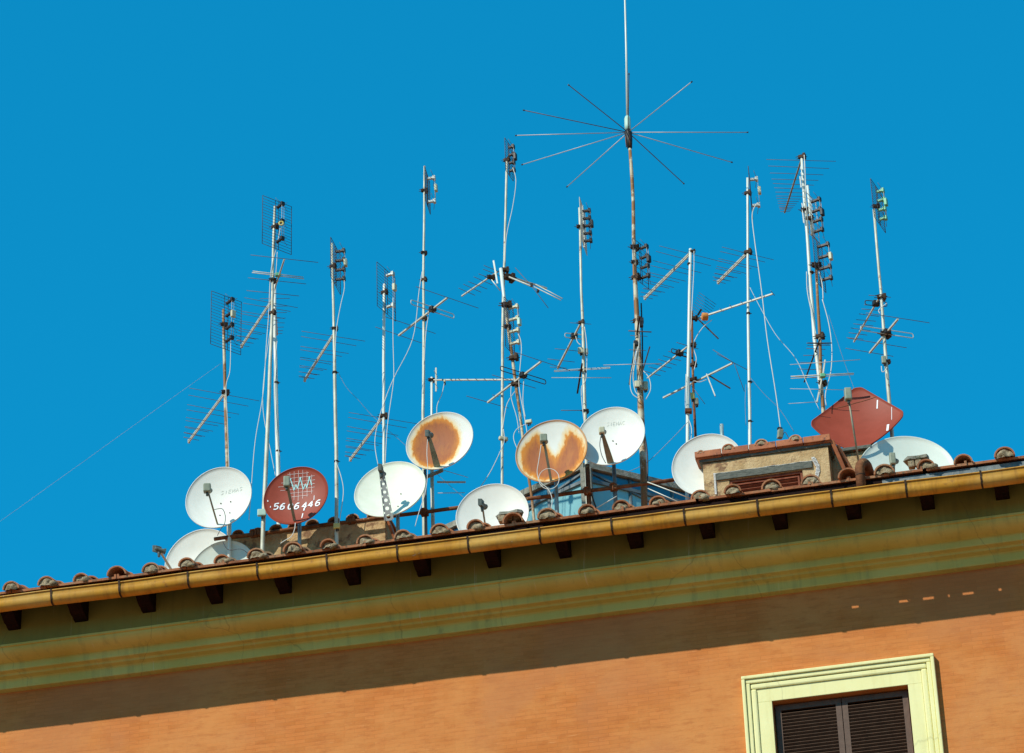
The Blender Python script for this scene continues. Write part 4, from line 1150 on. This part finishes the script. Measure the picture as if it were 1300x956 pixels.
# B: red with print
r_, fr, rf = dish('round brick red dish printed with a pale grid, zigzag line and telephone number', 375.5, 629, 42, 33, 25, -.45, 'dish_red', (364, 612), (374, 661), 'box', 'bar', arm_w=.032,
     lnb_size=(.042, .045, .075), postpx=(379, 680), post='blue_steel')
def fr_uv(fr, px, py):
    P0, U, V, n, Rr, dep = fr; u = v = 0
    for _ in range(4):
        d = ray(px, py); pl = P0-n*dep*(1-min(1, u*u+v*v)); t = (pl-CAM).dot(n)/d.dot(n); q = CAM+d*t-P0
        u, v = q.dot(U)/Rr, q.dot(V)/Rr
    return (u, v)
def zB(x, y): return fr_uv(fr, 325+x/11.95, 585+y/11.95)
w = MB()
for (x0, y0, x1, y1) in ((480, 210, 800, 182), (430, 275, 890, 228), (385, 340, 895, 290), (340, 400, 890, 345), (370, 455, 890, 400), (520, 495, 870, 460), (540, 550, 795, 522),
                         (450, 240, 450, 330), (515, 180, 520, 290), (580, 165, 578, 600), (645, 150, 640, 610), (710, 140, 708, 575), (775, 160, 775, 545), (845, 215, 845, 500)):
    ribbon(w, fr, [zB(x0, y0), zB((x0+x1)/2, (y0+y1)/2), zB(x1, y1)], .014)
build(w, 'grid_print', 'grid_print', rf)
w = MB()
ribbon(w, fr, [zB(*p) for p in ((525, 285), (555, 370), (578, 455), (608, 360), (630, 425), (675, 265), (718, 440), (752, 350), (772, 415), (812, 255), (848, 375))], .026, .007)
ribbon(w, fr, [zB(505, 378), zB(555, 380)], .02, .007)
for p in ((525, 285), (675, 268), (812, 258)): ribbon(w, fr, [zB(p[0]-12, p[1]), zB(p[0]+12, p[1]+2)], .06, .008)
build(w, 'zigzag_print', 'cyan_print', rf)
w = MB()
for (ch, x, y) in (('5', 262, 745), ('6', 358, 745), ('0', 475, 742), ('6', 575, 738), ('4', 690, 728), ('4', 782, 710), ('6', 893, 690)):
    o = Vector(zB(x, y)); ex = Vector(zB(x+75, y-10))-o; ey = Vector(zB(x+22, y-88))-o
    for st in GLY[ch]: ribbon(w, fr, [tuple(o+ex*p[0]+ey*p[1]) for p in st], .043, .006)
build(w, 'number', 'letter_white', rf)
w = MB()
ribbon(w, fr, [zB(735, 720), zB(728, 760)], .045, .0075)
ribbon(w, fr, [zB(712, 800), zB(705, 840), zB(695, 870)], .035, .006); ribbon(w, fr, [zB(885, 530), zB(880, 600)], .02, .006)
ribbon(w, fr, [zB(180, 600), zB(182, 625)], .03, .006); ribbon(w, fr, [zB(222, 690), zB(222, 715)], .025, .006)
build(w, 'paint_drip', 'letter_white', rf)
cable(r_, [(375, 664), (374, 672), (370, 681), (362, 686), (356, 690)], -.8, .006)
# C
r_, fr, rf = dish('cream white dish crossed by a wide perforated feed arm', 495, 621, 46, 31, 20, -.4, 'dish_cream', (484, 597), (494, 661), 'horn', 'perforated', matarm='arm_pale', h=.40,
     bolts=((.28, -.1), (.25, -.62)), postpx=(504, 668), post='blue_steel')
# D rusty
r_, fr, rf = dish('rusty white dish, left of two, brown rust patch with a clean white right side', 558, 559.5, 43.5, 33, 25, -.05, 'dish_rust_side', (544, 551), (555, 592), 'horn', 'flat', postpx=(548, 640), post='pole', matarm='lnb')
cable(r_, [(543, 556), (542, 575), (543, 598), (540, 625), (532, 650), (527, 668)], -.5, .005)
build(MB().bar(at(538, 607, .15), at(562, 597, -.0), .04, .03), 'support_arm', 'arm', r_)
build(MB().bar(at(555, 612, .15), at(591, 612, .15), .02, .02).tube([at(556, 626, .15), at(590, 625.5, .15)], .006, 6).tube([at(560, 596, .1), at(594, 606, .1)], .004, 5), 'yagi_antenna', 'rod_light', r_)
# E
r_, fr, rf = dish('glossy white dish low at centre, sunk behind the eave tiles', 625, 653, 46, 36, 16, -.1, 'dish_white', (612, 640), (618, 680), 'horn', 'bar', h=.30, arm_w=.022)
# F rusty
r_, fr, rf = dish('rusty white dish, right of two, rust around a white wedge and a coiled white cable', 700, 572.5, 46, 36, 25, -.35, 'dish_rust_lower', (690, 557), (700, 612), 'box', 'bar', lnb_size=(.048, .05, .055), arm_w=.03, postpx=(706, 640), post='blue_steel', matarm='lnb')
cc = [(697+13*math.cos(t)*1.0, 608+13*math.sin(t)) for t in [2*math.pi*k/14 for k in range(15)]]
cable(r_, cc, -.8, .005)
cable(r_, [(687, 565), (684, 585), (682, 600), (686, 612), (696, 621), (701, 634), (699, 648), (696, 656)], -.8, .005)
# G white
r_, fr, rf = dish('clean white dish with faint grey lettering, highest round one at centre', 775.5, 553.5, 43.5, 33.5, 25, -.2, 'dish_white', (764, 547), (775.5, 588), 'box', 'flat', arm_w=.04, lnb_size=(.038, .05, .045),
     bolts=((.02, -.07), (.12, -.2)), postpx=(780, 620), post='grey_steel')
w = MB()
o = Vector(fr_uv(fr, 770, 541)); ex = Vector(fr_uv(fr, 773.2, 540.8))-o; ey = Vector(fr_uv(fr, 770.3, 536.5))-o; adv = Vector(fr_uv(fr, 774, 540.8))-o
for i, ch in enumerate('SIEMAC'):
    for st in GLY[ch]: ribbon(w, fr, [tuple(o+adv*i+ex*p[0]+ey*p[1]) for p in st], .013, .005)
build(w, 'lettering', 'letter_faint', rf)
cable(r_, [(763, 553), (761.5, 565), (764, 578), (769, 588)], -.6, .005, 'cable_dark')
# H white behind dormer
r_, fr, rf = dish('white dish tucked behind the left end of the plastered roof dormer', 898, 590, 45, 36, 25, -.2, 'dish_white')
# I red square
sq = ((59.5, 6.5, 13.7), (6, 41, -45.3))
r_, fr, rf = dish('brick red square dish with rounded corners and a feed box on a long arm', 1088, 531, 61.4, 50, 0, .15, 'dish_red', (1076.5, 501), (1091, 592), 'box', 'tube', square=sq, arm_w=.026, h=.62, lnb_size=(.045, .05, .085),
     postpx=(1110, 600), post='clamp')
w = MB(); ribbon(w, fr, [fr_uv(fr, 1056, 519.5), fr_uv(fr, 1085, 512), fr_uv(fr, 1112, 504)], .012, .004); build(w, 'seam', 'rust', rf)
w = MB(); ribbon(w, fr, [fr_uv(fr, 1114, 508), fr_uv(fr, 1113.5, 519)], .028, .004); ribbon(w, fr, [fr_uv(fr, 1127.5, 539), fr_uv(fr, 1126.5, 547)], .05, .004)
ribbon(w, fr, [fr_uv(fr, 1132, 517), fr_uv(fr, 1132, 533)], .01, .004); build(w, 'paint_chip', 'letter_white', rf)
# J wide white
r_, fr, rf = dish('wide white dish at far right under the square red dish', 1152, 594, 59, 38, 2, -.1, 'dish_pale', (1133, 583), (1134, 612), 'box', 'bar', h=.30, arm_w=.05, lnb_size=(.038, .045, .08), matarm='blue_steel')

# ------------------------------------------------------------------ left chimney
X = Vector((1, 0, 0)); Yv = Vector((0, 1, 0))
Yc = .16
a = at(291, 684, Yc); b = at(489, 660, Yc); ztop = (a.z+b.z)/2
ch = empty('chimney', Vector(((a.x+b.x)/2, Yc+.4, roof_z(Yc+.4))), 'low beige plastered chimney block behind the red printed dish, capped with dark tiles', 'chimney', 'masonry blocks on the roof')
w = MB(); nx, nz = 40, 8
zb = roof_z(Yc)-.2
vs = []; 
for i in range(nx+1):
    for j in range(nz+1):
        p = Vector((a.x+(b.x-a.x)*i/nx, Yc, zb+(ztop-zb)*j/nz)); p.y += .014*noise.noise(p*3)
        vs.append(p)
w.add(vs, [[i*(nz+1)+j, (i+1)*(nz+1)+j, (i+1)*(nz+1)+j+1, i*(nz+1)+j+1] for i in range(nx) for j in range(nz)], True)
w.box(((a.x+b.x)/2, Yc+.42, (zb+ztop)/2), X, Yv, UP, (b.x-a.x)/2-.01, .39, (ztop-zb)/2-.002)
build(w, 'masonry', 'plaster', ch)
w = MB()
w.box(((a.x+b.x)/2, Yc+.40, ztop+.022), X, Yv, UP, (b.x-a.x)/2+.06, .43, .018)
build(w, 'cap_slab', 'verge', ch, bevel=.006)
w = MB(); n = int((b.x-a.x)/.27)
for i in range(n):
    x = a.x+.12+i*.268+random.uniform(-.03, .03); rr = random.uniform(.075, .1)
    for (y0, y1, dz) in ((Yc-.05, Yc+.4, 0), (Yc+.34, Yc+.8, .03)):
        vs = []; q = 9
        for (yy, r2) in ((y0, rr), (y1, rr*.85)):
            for th in (0, .017):
                for j in range(q): 
                    an = math.pi*j/(q-1); vs.append(Vector((x-math.cos(an)*(r2-th), yy, ztop+.04+dz+math.sin(an)*(r2-th)*.85)))
        fs = []
        for j in range(q-1): fs += [[j, j+1, 2*q+j+1, 2*q+j], [q+j+1, q+j, 3*q+j, 3*q+j+1], [q+j, q+j+1, j+1, j]]
        w.add(vs, fs)
build(w, 'cap_tiles', 'tile', ch)
w = MB()   # sloped verge at the right end
w.bar(Vector((b.x+.03, Yc-.02, ztop+.02)), Vector((b.x+.12, Yc+.1, ztop-.32)), .03, .10)
build(w, 'verge', 'verge', ch)

# ------------------------------------------------------------------ right dormer
Yd = -.35
tl = at(892, 589, Yd); tr = at(1051, 567, Yd); zt = (tl.z+tr.z)/2
dm = empty('dormer', Vector(((tl.x+tr.x)/2, Yd+.6, roof_z(Yd+.6))), 'small plastered roof dormer with red louvre and slate lintel under an orange cap', 'dormer', 'masonry blocks on the roof')
zb = roof_z(Yd)-.15
lx0, lx1 = at(926, 615, Yd).x, at(1019, 600, Yd).x; lz1 = (at(926, 609, Yd).z+at(1019, 597, Yd).z)/2
w = MB()
def rough(x0, x1, z0, z1):
    nx = max(2, int((x1-x0)/.06)); nz = max(2, int((z1-z0)/.06)); vs = []
    for i in range(nx+1):
        for j in range(nz+1):
            p = Vector((x0+(x1-x0)*i/nx, Yd, z0+(z1-z0)*j/nz)); p.y += .010*noise.noise(p*4); vs.append(p)
    w.add(vs, [[i*(nz+1)+j, (i+1)*(nz+1)+j, (i+1)*(nz+1)+j+1, i*(nz+1)+j+1] for i in range(nx) for j in range(nz)], True)
rough(tl.x, lx0, zb, zt); rough(lx1, tr.x, zb, zt); rough(lx0, lx1, lz1, zt)
w.box(((tl.x+tr.x)/2, Yd+.66, (zb+zt)/2), X, Yv, UP, (tr.x-tl.x)/2-.004, .5, (zt-zb)/2-.003)
w.box(((tl.x+lx0)/2, Yd+.10, (zb+zt)/2), X, Yv, UP, (lx0-tl.x)/2-.002, .088, (zt-zb)/2-.003)
w.box(((tr.x+lx1)/2, Yd+.10, (zb+zt)/2), X, Yv, UP, (tr.x-lx1)/2-.002, .088, (zt-zb)/2-.003)
w.box(((lx0+lx1)/2, Yd+.10, (lz1+zt)/2), X, Yv, UP, (lx1-lx0)/2, .088, (zt-lz1)/2-.003)
build(w, 'masonry', 'plaster', dm)
# lintel
s0, s1 = at(909, 604, Yd-.02), at(1031, 591, Yd-.02); zl = (s0.z+s1.z)/2
w = MB().box(((s0.x+s1.x)/2, Yd-.012, zl), X, Yv, UP, (s1.x-s0.x)/2, .012, .048); build(w, 'lintel', 'slate', dm, bevel=.004)
w = MB()
for k in range(40):
    t = k/39; p = Vector((s0.x+(s1.x-s0.x)*t, Yd-.004, zl+.054)); w.box(p, X, Yv, UP, .04, .01, .004+.012*abs(noise.noise(p*6)))
for k in range(14):
    t = k/13; p = Vector((s0.x-.02-.02*noise.noise(Vector((k, 0, 0))), Yd-.004, zl+.05-.28*t)); w.box(p, X, Yv, UP, .014, .009, .016)
for k in range(16):
    t = k/15; p = Vector((s1.x+.02+.05*math.sin(t*3)+.015*noise.noise(Vector((k*.7, 5, 0))), Yd-.004, zl+.09-.30*t)); w.box(p, X, Yv, UP, .02+.015*abs(noise.noise(p*9)), .009, .018)
build(w, 'mortar_patch', 'white_mortar', dm, bevel=.004)
# louvre
w = MB(); frame(lx0+.004, lx1-.004, zb, lz1-.003, .03, Yd+.015, Yd+.055, w)
frame(lx0+.05, lx1-.05, zb, lz1-.05, .022, Yd+.035, Yd+.075, w)
z = lz1-.10
while z > zb+.05:
    w.box(((lx0+lx1)/2, Yd+.075, z), X, Vector((0, .8, -.6)), Vector((0, .6, .8)), (lx1-lx0)/2-.07, .03, .006); z -= .05
build(w, 'louvre', 'red_louvre', dm)
# cap
w = MB()
c0 = Vector(((tl.x+tr.x)/2, Yd+.55, zt+.035))
w.box(c0, X, Yv, UP, (tr.x-tl.x)/2+.04, .575, .026)
build(w, 'cap_slab', 'slate', dm, bevel=.006)
w = MB(); N_ = 5
for i in range(N_):
    x0 = tl.x-.09+(tr.x-tl.x+.14)*i/N_; x1 = tl.x-.09+(tr.x-tl.x+.14)*(i+1)/N_
    w.box(((x0+x1)/2, Yd+.55, zt+.095+random.uniform(-.006, .006)), X, Vector((0, 1, .03)).normalized(), UP, (x1-x0)/2-.003, .60, .028)
    w.box(((x0+x1)/2, Yd-.063, zt+.105), X, Yv, UP, (x1-x0)/2-.004, .012, .045)
build(w, 'cap_tiles', 'verge', dm, bevel=.006)
w = MB(); mms = []
for (px, py, rr) in ((924, 572, .085), (966, 566, .09), (1009, 560, .085), (889, 578, .045)):
    c = at(px, py, Yd-.12); c.z = zt+.12; q = 11; vs = []
    for (yy, r2) in ((Yd-.08, rr), (Yd+.35, rr*.85)):
        for th in (0, .016):
            for j in range(q):
                an = math.pi*j/(q-1); vs.append(Vector((c.x-math.cos(an)*(r2-th), yy, c.z+math.sin(an)*(r2-th)*.95)))
    fs = []
    for j in range(q-1): fs += [[j, j+1, 2*q+j+1, 2*q+j], [q+j+1, q+j, 3*q+j, 3*q+j+1], [q+j, q+j+1, j+1, j]]
    w.add(vs, fs)
    vs = []; fs = []; rings = 4
    for i in range(rings+1):
        for j in range(q):
            an = math.pi*j/(q-1); q2 = i/rings; p = Vector((c.x-math.cos(an)*(rr-.014)*q2, Yd-.065-(1-q2*q2)*.02, c.z+math.sin(an)*(rr-.014)*q2*.95))
            p.y += .02*noise.noise(p*20); vs.append(p)
    for i in range(rings):
        for j in range(q-1): k = i*q+j; fs.append([k, k+1, k+q+1, k+q])
    mms.append(MB().add(vs, fs, True))
build(w, 'ridge_tiles', 'tile', dm); 
for mm in mms: build(mm, 'mortar_plug', 'mortar', dm)
w = MB()
w.bar(Vector((tr.x+.06, Yd-.0, zt+.08)), Vector((tr.x+.22, Yd+.15, zt-.45)), .05, .09)
w.bar(Vector((tr.x+.10, Yd+.08, zt+.04)), Vector((tr.x+.30, Yd+.25, zt-.42)), .05, .08)
build(w, 'verge', 'verge', dm, bevel=.006)
# plaster block behind dormer to the right
c = at(1083, 600, .3)
w = MB().box(c-UP*.2, X, Yv, UP, .24, .3, .34); 
blk = build(w, 'masonry', 'plaster', None, Vector((c.x, c.y, roof_z(c.y))), bevel=.02)
blk.name = 'masonry_stub'; WPOS['masonry_stub'] = WPOS['masonry.002'] if 'masonry.002' in WPOS else Vector((c.x, c.y, roof_z(c.y)))
tag(blk, 'small plastered masonry stub under the square red dish', 'masonry block', 'masonry blocks on the roof')
w = MB().box(c+UP*.165, X, Yv, UP, .30, .36, .024); build(w, 'cap_slab', 'slate', blk, bevel=.006)

# ------------------------------------------------------------------ small things on the roof
# signal box hanging above the dormer
c = at(990.5, 551, -.2)
w = MB().box(c, hdir(20), hdir(110), Vector((.15, 0, 1)).normalized(), .035, .03, .065)
o = build(w, 'amplifier_box', 'lnb', None, bevel=.01); tag(o, 'small grey green amplifier box on the dormer cap under the long white cable', 'amplifier box')
c2 = c-UP*.06
build(MB().tube(smooth_path([c2+X*.02, c2+X*.06+UP*.08, c2+X*.10, c2+X*.11-UP*.05]), .005, 6), 'cable', 'cable_dark', o)
build(MB().box(c+UP*.08, hdir(20), hdir(110), UP, .03, .02, .012), 'cable_gland', 'black', o)
# overflow pipe standing in the gutter
px_ = at(1093.5, 612, GY+.05); zb_ = gut_z(px_.x)-.02; r_p = .062
w = MB(); pts = [Vector((px_.x, GY, zb_)), Vector((px_.x, GY, zb_+.42))]
for k in range(1, 9):
    an = math.pi*.62*k/8; pts.append(Vector((px_.x+.01*k, GY+.1*(1-math.cos(an)), zb_+.42+.1*math.sin(an))))
pts.append(pts[-1]+Vector((.03, .2, -.1)))
o = build(w.tube(pts, r_p, 16), 'rusty_elbow_pipe', 'rust', None); tag(o, 'fat rusty orange elbow pipe bending over the tiles down into the gutter', 'pipe')
build(MB().tube([Vector((px_.x, GY, zb_+.3)), Vector((px_.x, GY, zb_+.312))], r_p+.003, 16), 'pipe_seam', 'clamp', o)
# loose slabs on the eave
for (px, py, wd, lab) in ((646, 664, .30, 'broken grey slab lying on the eave tiles right of the low glossy dish'), (1166, 592, .28, 'broken grey slab lying on the eave tiles in front of the wide white dish')):
    c = at(px, py, -1.0); w = MB(); zc = roof_z(-1.0)+.17
    n = 12; vs = []
    top = []; 
    for lay, zz in enumerate((.0, .045)):
        for k in range(n):
            an = 2*math.pi*k/n; rr = .8+.35*noise.noise(Vector((math.cos(an)*2+px, math.sin(an)*2, lay*.3)))
            x_ = max(-1, min(1, 1.3*math.cos(an)))*wd/2*1.4*rr; y_ = max(-1, min(1, 1.3*math.sin(an)))*.14*rr
            vs.append(Vector((c.x+x_, -.92+y_, zc+zz+.01*noise.noise(Vector((x_*9, y_*9, px))))))
    w.add(vs, [list(range(n))[::-1], list(range(n, 2*n))]+[[k, (k+1) % n, n+(k+1) % n, n+k] for k in range(n)])
    o = build(w, 'broken_slab', 'slab', None, bevel=.004); tag(o, lab, 'slab', 'broken slabs on the eave')
    w = MB()
    for k in range(3):
        p = Vector((c.x-wd*.3+k*wd*.33, -.98, zc-.05)); w.box(p, X, Yv, UP, wd*.15, .05, .045)
    build(w, 'mortar_bed', 'mortar', o, bevel=.012)

# ------------------------------------------------------------------ glazed roof terrace behind
Yg = 2.4
P0 = at(744, 590, Yg); Z1 = P0.z
PL = atz(560, 673, Z1); PR = atz(905, 628, Z1)
zb = roof_z(Yg)-.2
gl = empty('glazed_veranda', Vector((P0.x, P0.y, roof_z(P0.y))), 'teal glazed rooftop veranda with grey frame rising behind the clean white dish', 'veranda')
def wallpanel(A, B, name, mat, z0, z1, th=.02, off=0):
    d = (B-A).normalized(); nn = Vector((d.y, -d.x, 0))
    if nn.y > 0: nn = -nn
    c = (A+B)/2; w = MB().box(Vector((c.x, c.y, (z0+z1)/2))+nn*off, d, nn, UP, (B-A).length/2, th/2, (z1-z0)/2); return w
for (E, nb) in ((PL, 4), (PR, 3)):
    for k in range(nb):
        A = P0.lerp(E, k/nb); B = P0.lerp(E, (k+1)/nb)
        d = (E-P0).normalized()
        A2 = A+d*.03; B2 = B-d*.03
        build(wallpanel(A2, B2, '', '', zb, Z1-.28, .02), 'wall_panel', 'teal_glass', gl)
        build(wallpanel(A2, B2, '', '', Z1-.24, Z1-.09, .02), 'window_pane', 'blue_glass', gl)
        pp = B
        build(MB().tube([Vector((B.x, B.y, zb)), Vector((B.x, B.y, Z1-.08))], .032, 8), 'post', 'grey_steel', gl)
    d = (E-P0).normalized(); nn = Vector((d.y, -d.x, 0)); nn = -nn if nn.y > 0 else nn
    build(MB().bar(P0+UP*-.03+nn*.03, E+UP*-.03+nn*.03, .09, .07), 'roof_beam', 'slab', gl)
    build(MB().bar(P0+UP*-.26+nn*.02, E+UP*-.26+nn*.02, .05, .05), 'transom', 'grey_steel', gl)
    build(MB().bar(P0+nn*.02-UP*.12+d*.05, P0+d*(E-P0).length*.55+nn*.02-UP*.40, .03, .03), 'brace', 'grey_steel', gl)
w = MB().box(Vector((P0.x, P0.y, (zb+Z1-.08)/2)), X, Yv, UP, .075, .075, (Z1-.08-zb)/2); build(w, 'corner_post', 'slab', gl)
PB = PL+(PR-P0)
rz = Z1+.02
w = MB().add([P0+UP*.03, PR+UP*.03, Vector((PB.x, PB.y, rz+.01)), PL+UP*.03, P0-UP*-.0, PR, PB, PL], [[0, 1, 2, 3], [7, 6, 5, 4], [0, 4, 5, 1], [1, 5, 6, 2], [2, 6, 7, 3], [3, 7, 4, 0]])
build(w, 'roof_sheet', 'slab', gl)
w = wallpanel(PR, PB, '', '', zb, Z1-.01); build(w, 'wall_panel', 'teal_glass', gl)
w = wallpanel(PL, PB, '', '', zb, Z1-.01); build(w, 'wall_panel', 'teal_glass', gl)

# ------------------------------------------------------------------ camera, light, world
cam = bpy.data.cameras.new('camera'); co = bpy.data.objects.new('camera', cam); COL.objects.link(co)
m3 = Matrix((right, up, -fwd)).transposed()
co.matrix_world = Matrix.Translation(CAM) @ m3.to_4x4()
cam.sensor_width = 36; cam.lens = FPX/PW*36; cam.clip_end = 10000; cam.clip_start = .1
scene.camera = co
SUN_AZ, SUN_E = R(35), math.atan(1.05*math.cos(R(35)))
sd = Vector((-math.sin(SUN_AZ)*math.cos(SUN_E), -math.cos(SUN_AZ)*math.cos(SUN_E), math.sin(SUN_E)))
sl_ = bpy.data.lights.new('sun', 'SUN'); sl_.energy = 4.6; sl_.angle = R(.5); sl_.color = (1, .95, .85)
so = bpy.data.objects.new('sun', sl_); COL.objects.link(so); so.rotation_euler = sd.to_track_quat('Z', 'Y').to_euler(); so.location = (0, -20, 40)
wd = bpy.data.worlds.new('World'); scene.world = wd; wd.use_nodes = True; nt = wd.node_tree
bg = nt.nodes['Background']; sk = nt.nodes.new('ShaderNodeTexSky'); sk.sky_type = 'NISHITA'; sk.sun_disc = False
sk.sun_elevation = SUN_E; sk.sun_rotation = math.atan2(sd.x, sd.y)
sk.air_density = 1.0; sk.dust_density = .3; sk.ozone_density = 2.0
mul = nt.nodes.new('ShaderNodeMix'); mul.data_type = 'RGBA'; mul.blend_type = 'MULTIPLY'; mul.inputs[0].default_value = 1
SKY2 = (.10, 1.82, 2.88)
SKY_TINT = (.10, 1.0, 1.0)
mul.inputs[7].default_value = (*SKY_TINT, 1)
nt.links.new(sk.outputs[0], mul.inputs[6]); gm = nt.nodes.new('ShaderNodeGamma'); gm.inputs[1].default_value = .5
nt.links.new(mul.outputs[2], gm.inputs[0]); m2 = nt.nodes.new('ShaderNodeMix'); m2.data_type = 'RGBA'; m2.blend_type = 'MULTIPLY'; m2.inputs[0].default_value = 1
m2.inputs[7].default_value = (*SKY2, 1); nt.links.new(gm.outputs[0], m2.inputs[6]); nt.links.new(m2.outputs[2], bg.inputs[0]); bg.inputs[1].default_value = .12
scene.view_settings.view_transform = 'Standard'; scene.view_settings.look = 'None'
scene.view_settings.exposure = 0; scene.view_settings.gamma = 1
scene.render.engine = 'CYCLES'
